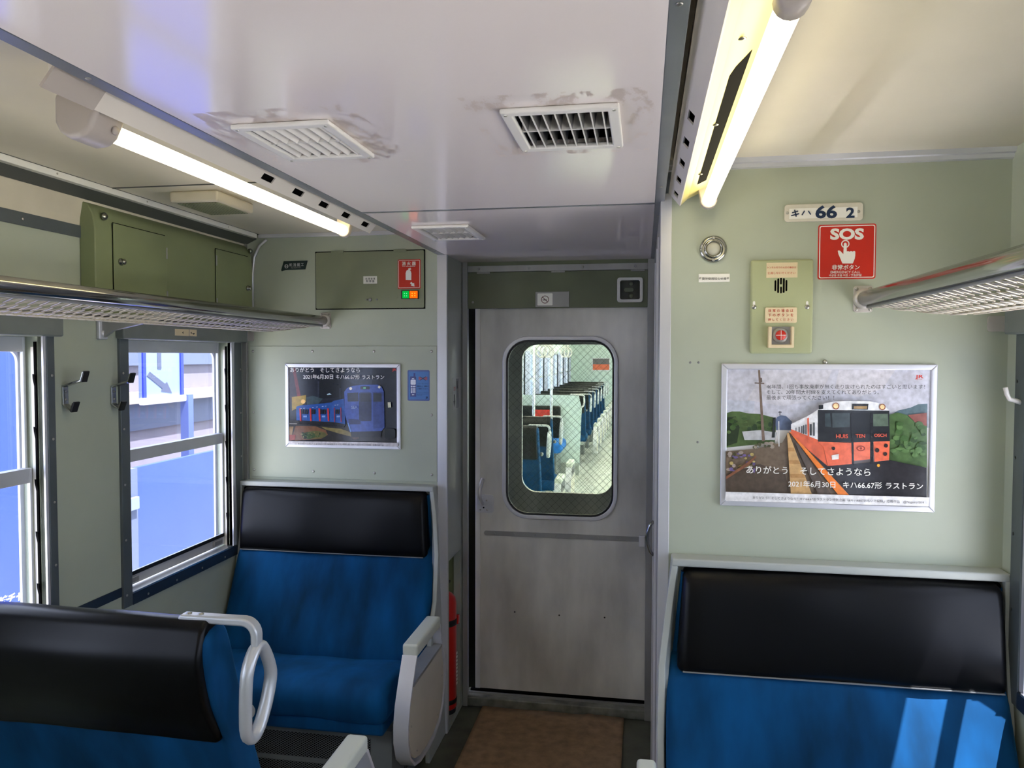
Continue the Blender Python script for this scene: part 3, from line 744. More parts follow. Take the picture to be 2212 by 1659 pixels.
# ---- speaker grille box on the left side ceiling
sp = thing('ceiling_speaker', 'beige speaker box with mesh grille on the left side ceiling', 'speaker', (-1.43, 2.36, ZS))
MB().box(-1.515, -1.345, 2.245, 2.475, ZS - 0.036, ZS).build('housing', COVE, sp, bevel=0.008)
gm = MB()
for i in range(13): gm.box(-1.495 + i * 0.0112, -1.495 + i * 0.0112 + 0.004, 2.265, 2.455, ZS - 0.039, ZS - 0.0362)
for i in range(15): gm.box(-1.495, -1.362, 2.267 + i * 0.0130, 2.267 + i * 0.0130 + 0.004, ZS - 0.039, ZS - 0.0362)
g = gm.build('grille', HATCHM, sp); g['kind'] = 'stuff'
MB().box(-1.497, -1.360, 2.263, 2.457, ZS - 0.0364, ZS - 0.0360).build('grille_backing', BLACK, sp)
hs = MB().box(-1.66, -0.9, 2.168, 2.172, ZS - 0.003, ZS).build('ceiling_seam', RAILD); structure(hs); hs.name = 'trim_20'

# ---- green lockers above the left rack
lk = thing('wall_locker', 'olive green wall locker with two hinged doors above the left luggage rack', 'locker', (XL, 2.6, 1.72))
prof = [(XL, 1.755), (XL + 0.055, 1.755), (XL + 0.055, 2.02), (XL + 0.047, 2.065), (XL + 0.028, 2.095), (XL, 2.108)]
MB().prism(prof, 'y', 2.125, YL - 0.02).build('body', OLIVE, lk, bevel=0.004)
def ldoor(ya_, yb_, z0, z1, kn, hinges):
    dd = MB().box(XL + 0.0555, XL + 0.060, ya_, yb_, z0, z1).build('door', OLIVE, lk, bevel=0.0015)
    kp = (XL + 0.060, kn[0], kn[1])
    MB().lathe([(0.012, 0), (0.012, 0.004), (0.008, 0.006), (0.010, 0.014), (0.006, 0.018), (0.001, 0.019)], kp, 'x', 14).build('knob', KNOBM, dd, smooth=True)
    for (hy, hz) in hinges: MB().cyl((XL + 0.061, hy, hz - 0.02), (XL + 0.061, hy, hz + 0.02), 0.003, 8).build('hinge', STEELD, dd)
    fr = MB()
    for (p, q, r, s4) in ((ya_ - 0.003, ya_, z0, z1), (yb_, yb_ + 0.003, z0, z1), (ya_, yb_, z1, z1 + 0.003)): fr.box(XL + 0.0551, XL + 0.0556, p, q, r, s4)
    fr.build('door_gap', BLACK, lk)
ldoor(2.205, 2.478, 1.775, 2.046, (2.235, 1.925), ((2.478, 1.985), (2.478, 1.83)))
ldoor(2.80, 3.055, 1.775, 2.046, (3.04, 1.91), ((2.80, 2.0), (2.80, 1.83)))
for p in ((XL + 0.055, 2.165, 2.06), (XL + 0.055, 2.165, 1.775)):
    MB().lathe([(0.013, 0), (0.012, 0.006), (0.007, 0.011), (0.001, 0.012)], p, 'x', 14).build('latch_bolt', KNOBM, lk, smooth=True)
MB().lathe([(0.010, 0), (0.010, 0.01), (0.006, 0.014)], (XL + 0.05, 3.075, 2.075), 'x', 12).build('latch_bolt', KNOBM, lk, smooth=True)
# bright pipe in the corner beside the locker
pp = MB().tube([(XL + 0.05, YL - 0.012, 1.74), (XL + 0.052, YL - 0.012, 1.98), (XL + 0.06, YL - 0.012, 2.05), (XL + 0.085, YL - 0.012, 2.10), (XL + 0.12, YL - 0.014, 2.125)], 0.006, 8).build('conduit_pipe', STEEL, smooth=True)
tag(pp, 'thin bright conduit pipe bending in the corner beside the locker', 'pipe')

# ---- luggage racks
def rack(label, s, X, xp, Yend, y_start, brk, group):
    t = thing('luggage_rack', label, 'luggage rack', (X, (y_start + Yend) / 2, 1.68), group)
    zp = 1.772
    MB().cyl((xp, y_start, zp), (xp, Yend - 0.004, zp), 0.0195, 16).build('front_tube', CHROME, t, smooth=True)
    MB().cyl((xp - s * 0.006, y_start, zp - 0.022), (xp - s * 0.006, Yend - 0.02, zp - 0.022), 0.004, 8).build('net_rod', STEELD, t, smooth=True)
    fl = MB().prism(rrect(xp - 0.024, xp + 0.024, zp - 0.035, zp + 0.035, 0.008, 4), 'y', Yend - 0.005, Yend).build('wall_flange', FLANGE, t, bevel=0.001)
    MB().lathe([(0.027, 0), (0.027, -0.012), (0.023, -0.02), (0.0196, -0.02)], (xp, Yend - 0.005, zp), 'y', 18).build('collar', FLANGE, fl, smooth=True)
    for dx in (-0.017, 0.017):
        for dz in (-0.027, 0.027): screw(fl, (xp + dx, Yend - 0.005, zp + dz), 'y', 0.005)
    MB().cyl((X + s * 0.012, y_start, 1.744), (X + s * 0.012, Yend - 0.01, 1.744), 0.008, 10).build('rear_rod', STEELD, t, smooth=True)
    MB().prism(rrect(min(X, X + s * 0.05), max(X, X + s * 0.05), 1.685, 1.725, 0.006, 3), 'y', Yend - 0.006, Yend).build('rear_flange', FLANGE, t)
    for by in brk:
        pr_ = [(X, 1.685), (X + s * 0.02, 1.68), (X + s * 0.05, 1.70), (X + s * 0.22, 1.735), (xp + s * 0.0, 1.757), (xp, 1.77), (X + s * 0.2, 1.752), (X, 1.745)]
        MB().prism(pr_, 'y', by - 0.008, by + 0.008).build('bracket', STEELD, t, bevel=0.002)
        MB().prism([(X, 1.672), (X + s * 0.014, 1.672), (X + s * 0.014, 1.75), (X, 1.75)], 'y', by - 0.02, by + 0.02).build('bracket_foot', STEEL, t, bevel=0.004)
        MB().cyl((X, by, 1.692), (X + s * 0.02, by, 1.690), 0.013, 12).build('bracket_boss', STEEL, t, smooth=True)
    # zig-zag wire net hanging between the rods
    xa, xb = xp - s * 0.006, X + s * 0.012; za, zb2 = zp - 0.022, 1.744
    rows, cell = 13, 0.035; mb = MB(); ncell = int((Yend - 0.03 - y_start) / cell)
    def npt(u, y):
        sag = math.sin(math.pi * u) * 0.024 * min(1.0, 0.25 + (Yend - y) * 5)
        return Vector((xa + (xb - xa) * u, y, za + (zb2 - za) * u - sag))
    for r_ in range(rows):
        path = []
        for c in range(ncell * 2 + 1):
            y = y_start + c * cell / 2
            u = (r_ + 0.5 + (0.56 if (c + r_) % 2 else -0.56)) / rows
            u = min(1, max(0, u)); q = npt(u, y)
            q.z += 0.0016 if r_ % 2 else -0.0016
            path.append(q)
            if c < ncell * 2:   # rounded shoulders
                path.append(npt(u, y + cell * 0.14) + Vector((0, 0, 0.0016 if r_ % 2 else -0.0016)))
        mb.tube(path, 0.0014, 4, cap=False)
    nn = mb.build('wire_net', NETW, t, smooth=True, fix=False); nn['kind'] = 'stuff'
    return t
rack('chrome luggage rack with wire net above the left windows', 1, XL, -1.36, YL, 0.2, (2.21, 1.1), 'overhead luggage racks')
rack('chrome luggage rack with wire net on the right, below the emergency call sticker', -1, XR, 0.568, YR, 0.2, (1.1,), 'overhead luggage racks')

# ---- coat hooks
def hook(label, X, s, y, z):
    t = thing('coat_hook', label, 'hook', (X, y, z - 0.05), 'double coat hooks on the window pillars')
    w_ = 0.011
    path = [(X + s * 0.075, z + 0.055), (X + s * 0.066, z + 0.030), (X + s * 0.004, z + 0.012), (X + s * 0.004, z - 0.045), (X + s * 0.030, z - 0.062), (X + s * 0.040, z - 0.040)]
    P = [Vector(p) for p in path]; mb = MB(); v = []
    for i, p in enumerate(P):
        a = P[max(0, i - 1)]; b = P[min(len(P) - 1, i + 1)]; tt = (b - a).normalized(); nn = Vector((-tt.y, tt.x)) * 0.0035
        v += [((p + nn).x, y - w_, (p + nn).y), ((p + nn).x, y + w_, (p + nn).y), ((p - nn).x, y + w_, (p - nn).y), ((p - nn).x, y - w_, (p - nn).y)]
    f = []
    for i in range(len(P) - 1): f += [(4 * i + k, 4 * i + (k + 1) % 4, 4 * i + 4 + (k + 1) % 4, 4 * i + 4 + k) for k in range(4)]
    f += [(0, 1, 2, 3), (4 * len(P) - 1, 4 * len(P) - 2, 4 * len(P) - 3, 4 * len(P) - 4)]
    mb.add(v, f).build('hook_bar', CHROME, t, bevel=0.001)
    MB().prism([(X + s * 0.0665, z + 0.026), (X + s * 0.071, z + 0.024), (X + s * 0.081, z + 0.056), (X + s * 0.077, z + 0.058)], 'y', y - 0.012, y + 0.012).build('tip', RUBBER, t)
    MB().prism([(X + s * 0.030, z - 0.066), (X + s * 0.035, z - 0.068), (X + s * 0.046, z - 0.038), (X + s * 0.042, z - 0.036)], 'y', y - 0.012, y + 0.012).build('tip', RUBBER, t)
    for dz in (-0.005, -0.030): screw(t, (X + s * 0.0075, y, z + dz), 'x', 0.004)
hook('steel double coat hook nearest the nearer left window', XL, 1, 2.048, 1.515)
hook('steel double coat hook beside the farther left window frame', XL, 1, 2.262, 1.505)
hw = thing('coat_hook', 'small white coat hook in the right corner beside the luggage rack', 'hook', (XR, 2.045, 1.50))
MB().tube([(XR, 2.045, 1.505), (XR - 0.018, 2.045, 1.512), (XR - 0.034, 2.045, 1.516), (XR - 0.040, 2.045, 1.528), (XR - 0.044, 2.045, 1.545)], [0.006, 0.006, 0.0055, 0.0055, 0.006], 8).build('hook_bar', WHITEP, hw, smooth=True)
MB().lathe([(0.013, 0), (0.013, -0.004), (0.009, -0.006)], (XR, 2.045, 1.505), 'x', 14).build('base_disc', WHITEP, hw, smooth=True)

# ---- window header sticker
st = thing('header_sticker', 'worn cream instruction sticker on the left window header', 'sticker', (XL + 0.034, 2.75, 1.70))
p0, p1, p2, p3 = [onX(*p, XL + 0.0346) for p in ((378, 711), (425, 714), (425, 727), (378, 724))]
for a_, b_ in ((378, 408), (409.5, 425)):
    ps = [onX(a_, 710.5 + (a_ - 378) * 0.035, XL + 0.0346), onX(b_, 710.5 + (b_ - 378) * 0.035, XL + 0.0346), onX(b_, 725 + (b_ - 378) * 0.035, XL + 0.0346), onX(a_, 724.5 + (a_ - 378) * 0.035, XL + 0.0346)]
    MB().prism([(p.y, p.z) for p in ps], 'x', XL + 0.034, XL + 0.0346).build('label_piece', CREAMS, st)
for tri in (((393.5, 718.5), (396, 715.5), (396, 721.5)), ((411.5, 719), (414, 716.5), (414, 721.5)), ((415, 720), (421, 719.5), (419, 723), (417, 722))):
    MB().prism([(onX(*p, XL + 0.0348).y, onX(*p, XL + 0.0348).z) for p in tri], 'x', XL + 0.0346, XL + 0.0349).build('mark', BLKT, st)

# ================================================================ THINGS ON THE END WALLS
def wp(px, py, Y): p = onY(px, py, Y); return (p.x, p.z)
def plate(parent, name, m, quad, Y, th_, bevel=0.0, r=0.0):
    (x0, z1), (x1, z0) = wp(*quad[0], Y), wp(*quad[1], Y)
    poly = rrect(x0, x1, z0, z1, r, 4) if r else [(x1, z1), (x0, z1), (x0, z0), (x1, z0)]
    return MB().prism(poly, 'y', Y - th_, Y).build(name, m, parent, bevel=bevel)
def wall_thing(name, label, cat, px, py, Y, group=None):
    p = onY(px, py, Y); return thing(name, label, cat, (p.x, Y, p.z), group)

# ---- car number plate
np_ = wall_thing('number_plate', 'cream car number plate with navy characters above the SOS sticker', 'plate', 1778, 476, YR)
plate(np_, 'plate_body', PLATEM, ((1694, 443), (1863, 476)), YR, 0.006, 0.0015, 0.008)
plate(np_, 'face_panel', WHITES, ((1705, 451), (1852, 469)), YR - 0.006, 0.0006)
for a_, b_ in (((1709, 466), (1726, 461.5)), ((1711, 459.5), (1724, 456)), ((1716.5, 453), (1720, 468))):
    A_, B_ = onY(*a_, YR - 0.0075), onY(*b_, YR - 0.0075); MB().tube([A_, B_], 0.0016, 6).build('lettering', NAVYT, np_)
for a_, b_ in (((1732.5, 464.5), (1738, 455.5)), ((1746, 455.5), (1751.5, 463.5))):
    A_, B_ = onY(*a_, YR - 0.0075), onY(*b_, YR - 0.0075); MB().tube([A_, B_], 0.0016, 6).build('lettering', NAVYT, np_)
text('66', (1761, 470.5), (1808, 470), NAVYT, np_, Y=YR - 0.007, bold=0.035, aspect=0.80)
text('2', (1827.5, 470), (1846, 469.5), NAVYT, np_, Y=YR - 0.007, bold=0.035, aspect=0.85)
for px in (1701, 1855):
    p = onY(px, 460 if px < 1800 else 457, YR - 0.006); screw(np_, (p.x, YR - 0.006, p.z), 'y', 0.004)

# ---- SOS sticker
so = wall_thing('emergency_sticker', 'red square SOS emergency call sticker with a pointing hand', 'sticker', 1828, 601, YR)
sx0, sz1 = wp(1768.5, 487, YR); sx1, sz0 = wp(1890, 601, YR)
def sosx(px, py): return (px, py)
def sheet(parent, name, m, poly_px, Y, k, th_=0.0003):
    pts = [wp(*p, Y - 0.0003 * k) for p in poly_px]
    return MB().prism(pts, 'y', Y - 0.0003 * (k + 1), Y - 0.0003 * k).build(name, m, parent)
def sheetr(parent, name, m, a, b, Y, k, r=0.006):
    (x0, z1), (x1, z0) = wp(*a, Y), wp(*b, Y)
    return MB().prism(rrect(x0, x1, z0, z1, r, 4), 'y', Y - 0.0003 * (k + 1), Y - 0.0003 * k).build(name, m, parent)
sheetr(so, 'backing', REDS, (1767.5, 486), (1891, 602), YR, 0)
(bx0, bz1), (bx1, bz0) = wp(1770.5, 488.5, YR), wp(1888.5, 599.5, YR)
MB().ring(rrect(bx0, bx1, bz0, bz1, 0.005, 4), rrect(bx0 + 0.0022, bx1 - 0.0022, bz0 + 0.0022, bz1 - 0.0022, 0.004, 4), 'y', YR - 0.0006, YR - 0.0003).build('border', WHITES, so)
text('SOS', (1793, 516.5), (1866, 516), WHITES, so, Y=YR - 0.0006, bold=0.045, aspect=0.80)
c0 = onY(1826, 527, YR - 0.0006)
MB().ring([(c0.x + 0.0105 * math.cos(a), c0.z + 0.0105 * math.sin(a)) for a in [2 * math.pi * k / 20 for k in range(20)]], [(c0.x + 0.0078 * math.cos(a), c0.z + 0.0078 * math.sin(a)) for a in [2 * math.pi * k / 20 for k in range(20)]], 'y', YR - 0.0009, YR - 0.0006).build('button_ring', WHITES, so)
HC = lambda x, y: (1660 + x * 0.11452, 430 + y * 0.11452)
hand = [(1422, 850), (1428, 832), (1448, 822), (1468, 832), (1476, 850), (1476, 990), (1500, 980), (1522, 990), (1530, 995), (1550, 980), (1580, 985), (1585, 995), (1605, 978), (1630, 980), (1638, 1000), (1636, 1070), (1625, 1130), (1590, 1215), (1395, 1215), (1350, 1110), (1320, 1040), (1306, 975), (1330, 968), (1355, 978), (1385, 1010), (1412, 1040)]
sheet(so, 'pointing_hand', WHITES, [HC(*p) for p in hand], YR, 3)
text('非常ボタン', (1797, 582), (1857, 581.5), WHITES, so, Y=YR - 0.0006, bold=0.02)
text('EMERGENCY CALL', (1794, 590.5), (1858, 590), WHITES, so, Y=YR - 0.0006, bold=0.006)
text('비상용 호출 버튼 / 紧急按钮', (1791, 597), (1861, 596.5), WHITES, so, Y=YR - 0.0006, bold=0.008)

# ---- round lamp and its name plate
rl = wall_thing('indicator_lamp', 'round chrome bezel indicator lamp with a frosted lens', 'lamp', 1541, 568, YR)
pc = onY(1540.5, 538.5, YR); R_ = abs(onY(1570.5, 538.5, YR).x - pc.x)
MB().lathe([(R_, 0), (R_, -0.004), (R_ * 0.9, -0.009), (R_ * 0.78, -0.010), (R_ * 0.70, -0.007), (R_ * 0.66, -0.010), (R_ * 0.60, -0.015), (R_ * 0.55, -0.014), (R_ * 0.52, -0.006)], (pc.x, YR, pc.z), 'y', 28).build('bezel', CHROME, rl, smooth=True)
MB().lathe([(R_ * 0.54, -0.006), (R_ * 0.45, -0.010), (R_ * 0.25, -0.0125), (0.0006, -0.013)], (pc.x, YR, pc.z), 'y', 24).build('lens', LAMPLENS, rl, smooth=True)
for dz in (R_ * 0.82, -R_ * 0.82): screw(rl, (pc.x, YR - 0.009, pc.z + dz), 'y', 0.004)
lp = wall_thing('lamp_name_plate', 'small white name plate under the round indicator lamp', 'plate', 1543, 609, YR)
plate(lp, 'plate_body', WHITES, ((1509, 592), (1576, 609)), YR, 0.003, 0.001)
text('便所使用知らせ燈', (1516, 604.5), (1569, 604.5), BLKT, lp, Y=YR - 0.0032, bold=0.004)
for px in (1512.5, 1572.5):
    p = onY(px, 600.5, YR - 0.003); screw(lp, (p.x, YR - 0.003, p.z), 'y', 0.003)

# ---- emergency intercom panel
ic = wall_thing('intercom_panel', 'pale green emergency intercom panel with speaker slots and a red push button', 'intercom', 1686, 764, YR)
(ix0, iz1), (ix1, iz0) = wp(1621, 563, YR), wp(1753, 764, YR)
MB().box(ix0, ix1, YR - 0.012, YR, iz0, iz1).build('cover', INTERG, ic, bevel=0.006)
YI = YR - 0.012
IC = lambda x, y: (1600 + x * 0.13867, 550 + y * 0.13867)
for x, zz in ((540, ((400, 570),)), (584, ((370, 598),)), (628, ((362, 465), (498, 605))), (671, ((368, 596),)), (712, ((396, 570),))):
    for (a_, b_) in zz:
        (q0x, q0z), (q1x, q1z) = wp(*IC(x - 13, a_), YI), wp(*IC(x + 13, b_), YI)
        MB().prism(rrect(q0x, q1x, q1z, q0z, (q1x - q0x) * 0.48, 3), 'y', YI - 0.0004, YI).build('speaker_slot', BLACK, ic)
plate(ic, 'tunnel_label', CREAMS, (IC(402, 128), IC(884, 356)), YI, 0.0006)
text('トンネル内での火災の場合は', IC(420, 214), IC(862, 212), REDT, ic, Y=YI - 0.0006, bold=0.006)
text('使用しないでください', IC(420, 304), IC(852, 300), REDT, ic, Y=YI - 0.0006, bold=0.006)
plate(ic, 'instruction_plate', CREAMS, (IC(378, 824), IC(872, 1062)), YI, 0.004, 0.001, 0.004)
for s_, yy in (('非 常 の 場 合 は', 893), ('下 の ボ タ ン を', 962), ('押 し て く だ さ い', 1030)):
    text(s_, IC(428, yy), IC(820, yy - 2), REDT, ic, Y=YI - 0.0042, bold=0.006)
(g0x, g0z), (g1x, g1z) = wp(*IC(420, 1125), YI), wp(*IC(812, 1455), YI)
gd = MB().prism([(g0x, g0z), (g0x + 0.0085, g0z), (g0x + 0.0085, g1z + 0.009), (g1x - 0.007, g1z + 0.009), (g1x - 0.007, g0z), (g1x, g0z), (g1x, g1z), (g0x, g1z)], 'y', YI - 0.016, YI).build('button_guard', CREAMS, ic, bevel=0.002)
MB().box(g0x + 0.0085, g1x - 0.007, YI - 0.003, YI, g1z + 0.009, g0z).build('button_base', STEELD, ic)
pb = onY(*IC(614, 1258), YI)
MB().lathe([(0.021, 0), (0.021, -0.004), (0.016, -0.006)], (pb.x, YI - 0.003, pb.z), 'y', 20).build('button_ring', STEELD, ic, smooth=True)
bt_ = MB().lathe([(0.0135, 0), (0.0135, -0.006), (0.012, -0.0075), (0.0005, -0.008)], (pb.x, YI - 0.007, pb.z), 'y', 20).build('push_button', REDS, ic, smooth=True)
MB().box(pb.x - 0.013, pb.x + 0.013, YI - 0.0155, YI - 0.0149, pb.z - 0.0006, pb.z + 0.0006).box(pb.x - 0.0006, pb.x + 0.0006, YI - 0.0155, YI - 0.0149, pb.z - 0.013, pb.z + 0.013).build('cross_mark', WHITES, bt_)
for x in (208, 1036):
    p = onY(*IC(x, 815), YI); screw(ic, (p.x, YI, p.z), 'y', 0.0065)
    q = onY(*IC(x, 760), YI); MB().prism(rrect(q.x - 0.003, q.x + 0.003, q.z - 0.006, q.z + 0.006, 0.0028, 3), 'y', YI - 0.0003, YI).build('keyhole_slot', WHITES, ic)

# ---- framed posters
def frame_poster(t, corners, Y, fw, fh=0.010):
    xs = [wp(*c, Y) for c in corners]; x0 = (xs[0][0] + xs[3][0]) / 2; x1 = (xs[1][0] + xs[2][0]) / 2; z1 = (xs[0][1] + xs[1][1]) / 2; z0 = (xs[2][1] + xs[3][1]) / 2
    for nm, poly in (('frame_bar', [(x0, z1), (x1, z1), (x1 - fw, z1 - fw), (x0 + fw, z1 - fw)]), ('frame_bar', [(x1, z1), (x1, z0), (x1 - fw, z0 + fw), (x1 - fw, z1 - fw)]),
                     ('frame_bar', [(x1, z0), (x0, z0), (x0 + fw, z0 + fw), (x1 - fw, z0 + fw)]), ('frame_bar', [(x0, z0), (x0, z1), (x0 + fw, z1 - fw), (x0 + fw, z0 + fw)])):
        MB().prism(poly, 'y', Y - fh, Y).build(nm, ALU, t, bevel=0.0025)
    MB().box(x0 + fw * 0.5, x1 - fw * 0.5, Y - 0.004, Y, z0 + fw * 0.5, z1 - fw * 0.5).build('paper', PAPER, t)
    return x0, x1, z0, z1
YP = YR - 0.0042
rp_ = wall_thing('framed_poster', 'large framed poster of an orange and black train on the right end wall', 'poster', 1788, 1100, YR, 'framed farewell posters')
frame_poster(rp_, ((1557, 786), (2022, 786), (2018, 1105), (1556, 1092)), YR, 0.0155)
RC = lambda p: (1500 + p[0] * 0.27125, 750 + p[1] * 0.27125)
def rnd_blobs(n, x0, x1, y0, y1, r0, r1, cols):
    return [(random.choice(cols), disc(random.uniform(x0, x1), random.uniform(y0, y1), random.uniform(r0, r1), 7, random.uniform(r0, r1) * 0.7)) for _ in range(n)]
sky = [((206, 206, 218), [(250, 176), (1885, 180), (1872, 640), (250, 640)]), ((214, 212, 220), [(560, 178), (1100, 180), (980, 420), (700, 470), (420, 420)]),
       ((215, 212, 219), [(1150, 180), (1600, 180), (1500, 330), (1300, 400), (1120, 330)]), ((198, 202, 216), [(252, 420), (480, 430), (470, 520), (252, 520)])]
hills = [((104, 118, 150), [(630, 600), (660, 555), (690, 542), (730, 548), (775, 590), (780, 660), (630, 660)]), ((98, 120, 128), [(1540, 560), (1620, 505), (1720, 482), (1780, 455), (1856, 450), (1856, 640), (1540, 640)])]
trees = [((88, 110, 66), [(252, 525), (300, 512), (360, 512), (430, 528), (520, 532), (630, 560), (650, 640), (640, 760), (252, 800)]), ((52, 66, 46), [(252, 560), (330, 550), (360, 640), (340, 760), (252, 790)])] + \
        rnd_blobs(30, 270, 620, 560, 700, 14, 34, [(70, 96, 52), (100, 124, 74), (58, 78, 50), (84, 104, 60)]) + \
        [((196, 198, 200), [(380, 672), (520, 660), (660, 680), (640, 740), (400, 740)]), ((40, 44, 42), [(630, 560), (648, 560), (640, 720), (615, 720)])]
rb = [((84, 112, 66), [(1548, 540), (1620, 520), (1690, 540), (1760, 600), (1852, 610), (1852, 960), (1548, 900)]), ((148, 88, 78), [(1700, 540), (1850, 522), (1850, 628), (1760, 600)])] + \
     rnd_blobs(46, 1565, 1835, 600, 860, 16, 40, [(72, 104, 56), (96, 128, 76), (60, 84, 50), (86, 112, 70)])
ground_ = [((118, 102, 86), [(252, 830), (480, 810), (700, 760), (745, 680), (770, 680), (1232, 1178), (250, 1150)]), ((92, 80, 70), [(252, 1010), (520, 930), (720, 1000), (760, 1160), (250, 1150)])] + \
          rnd_blobs(34, 265, 480, 840, 1000, 8, 24, [(150, 132, 84), (176, 160, 150), (120, 104, 150), (86, 84, 58), (190, 170, 110)]) + \
          rnd_blobs(12, 470, 640, 760, 800, 10, 24, [(120, 104, 84), (160, 148, 134), (84, 84, 62)]) + [((140, 96, 74), [(252, 1030), (440, 905), (492, 860), (490, 880), (440, 935), (252, 1052)])]
strip = [((206, 166, 112), [(738, 684), (752, 684), (936, 1172), (768, 1166)]), ((184, 140, 88), [(745, 800), (790, 800), (800, 830), (747, 830)]), ((184, 140, 88), [(752, 900), (830, 900), (842, 930), (756, 930)]), ((184, 140, 88), [(762, 1010), (872, 1010), (884, 1040), (766, 1040)]), ((96, 84, 76), [(800, 760), (830, 770), (1090, 1174), (985, 1172)])]
line_ = [((244, 134, 52), [(752, 668), (776, 682), (1232, 1178), (1144, 1174)])]
train = [((46, 44, 48), [(800, 700), (1060, 950), (1270, 930), (1560, 900), (1850, 960), (1850, 1196), (1232, 1178)]),
         ((236, 236, 238), [(770, 612), (895, 552), (985, 498), (985, 742), (900, 722), (770, 662)]), ((222, 104, 72), [(770, 652), (985, 738), (1030, 800), (1060, 946), (900, 812), (770, 690)]),
         ((240, 240, 242), [(980, 502), (1034, 448), (1120, 432), (1240, 428), (1390, 430), (1500, 452), (1552, 505), (1552, 520), (980, 520)]),
         ((34, 36, 40), [(990, 462), (1026, 460), (1026, 490), (990, 496)]), ((40, 42, 46), [(984, 500), (1552, 505), (1556, 752), (984, 758)]),
         ((62, 74, 78), [(1040, 528), (1080, 526), (1090, 636), (1040, 632)]), ((70, 80, 84), [(1096, 524), (1238, 524), (1238, 636), (1100, 640)]), ((26, 28, 30), [(1256, 520), (1400, 520), (1400, 690), (1256, 690)]),
         ((96, 112, 96), [(1424, 532), (1540, 530), (1545, 628), (1424, 630)]), ((236, 112, 80), [(984, 752), (1258, 762), (1262, 930), (1062, 946), (1030, 800)]), ((240, 120, 90), [(1268, 758), (1400, 754), (1398, 892), (1270, 906)]),
         ((236, 112, 80), [(1426, 752), (1556, 748), (1550, 900), (1434, 912)]), ((30, 30, 34), [(1404, 520), (1422, 520), (1424, 930), (1402, 930)]), ((30, 30, 34), [(1244, 520), (1258, 520), (1270, 940), (1256, 940)]),
         ((150, 92, 70), disc(1127, 469, 28)), ((255, 226, 170), disc(1127, 468, 20)), ((150, 92, 70), disc(1497, 476, 26)), ((255, 226, 170), disc(1497, 475, 18)),
         ((34, 32, 30), [(1258, 452), (1386, 452), (1382, 498), (1256, 496)]), ((176, 142, 92), [(1270, 470), (1376, 470), (1374, 490), (1268, 490)]),
         ((48, 40, 40), disc(1108, 806, 14)), ((48, 40, 40), disc(1526, 784, 16)), ((230, 225, 220), [(1092, 862), (1150, 850), (1150, 892), (1096, 896)]), ((60, 46, 44), disc(1455, 820, 18)), ((60, 46, 44), disc(1520, 850, 16)),
         ((246, 170, 60), disc(1466, 942, 12)), ((150, 60, 44), disc(1326, 806, 34, 14, 22)), ((240, 120, 90), disc(1326, 806, 24, 14, 14)), ((150, 60, 44), disc(1326, 806, 10))]
for a_, b_, t0, t1 in ((920, 934, 612, 702), (946, 958, 600, 706), (866, 876, 622, 690), (884, 892, 616, 694), (852, 860, 628, 684), (830, 838, 634, 676), (806, 812, 640, 668)):
    train.append(((52, 56, 60), [(a_, t0), (b_, t0), (b_, t1), (a_, t1)]))
train += [((212, 96, 66), [(898, 566), (912, 560), (916, 746), (902, 738)])]
pole = [((122, 104, 92), [(507, 182), (523, 182), (562, 748), (538, 748)]), ((112, 98, 90), [(480, 280), (556, 284), (556, 294), (480, 290)]), ((112, 98, 90), [(524, 244), (538, 244), (540, 280), (526, 280)]), ((40, 44, 56), [(678, 508), (684, 508), (684, 545), (678, 545)]), ((40, 44, 56), [(668, 514), (696, 514), (696, 520), (668, 520)]), ((214, 214, 214), [(668, 590), (676, 590), (678, 790), (670, 790)])]
art('printed_picture', rp_, YP, sky + hills + trees + rb + ground_ + strip + line_ + train + pole, RC)
art('caption_strip', rp_, YP, [((238, 236, 236), [(250, 1152), (1872, 1196), (1866, 1268), (248, 1224)])], RC, base=200)
YT = YP - 0.026
text('HUIS', RC((1128, 724)), RC((1224, 724)), mat('orange_ink', (226, 92, 66), 0.3), rp_, Y=YT, bold=0.02)
ORI = MATS['orange_ink']
text('TEN', RC((1284, 720)), RC((1360, 720)), ORI, rp_, Y=YT, bold=0.02)
text('OSCH', RC((1432, 714)), RC((1530, 713)), ORI, rp_, Y=YT, bold=0.02)
text('46年間、1回も事故廃車が無く走り抜けられたのはすごいと思います！', RC((574, 328)), RC((1836, 330)), BLKT, rp_, Y=YT)
text('そして、20年間大村線を支えてくれてありがとう。', RC((574, 371)), RC((1470, 373)), BLKT, rp_, Y=YT)
text('最後まで頑張ってください！！', RC((574, 415)), RC((1112, 416)), BLKT, rp_, Y=YT)
text('ありがとう', RC((414, 1000)), RC((742, 1007)), WHITES, rp_, Y=YT, bold=0.008)
text('そしてさようなら', RC((842, 1010)), RC((1402, 1022)), WHITES, rp_, Y=YT, bold=0.008)
text('2021年6月30日', RC((748, 1108)), RC((1122, 1116)), WHITES, rp_, Y=YT, bold=0.008)
text('キハ66.67形', RC((1184, 1117)), RC((1494, 1123)), WHITES, rp_, Y=YT, bold=0.008)
text('ラストラン', RC((1524, 1124)), RC((1820, 1130)), WHITES, rp_, Y=YT, bold=0.008)
text('ありがとう！そしてさようなら！キハ66.67形ラストラン特別企画「#キハ6667おもいで投稿」応募作品　@Nagairo1014', RC((464, 1206)), RC((1828, 1245)), BLKT, rp_, Y=YT)
text('JR', RC((1758, 246)), RC((1826, 247)), REDS, rp_, Y=YT, bold=0.03, aspect=0.6)
text('JR九州', RC((1772, 261)), RC((1812, 261)), REDS, rp_, Y=YT)
p = onY(1782.5, 782, YR); hk = MB().lathe([(0.007, 0), (0.006, -0.006), (0.003, -0.009), (0.0005, -0.0095)], (p.x, YR, p.z), 'y', 10).build('hanging_screw', SCREWM, rp_, smooth=True)

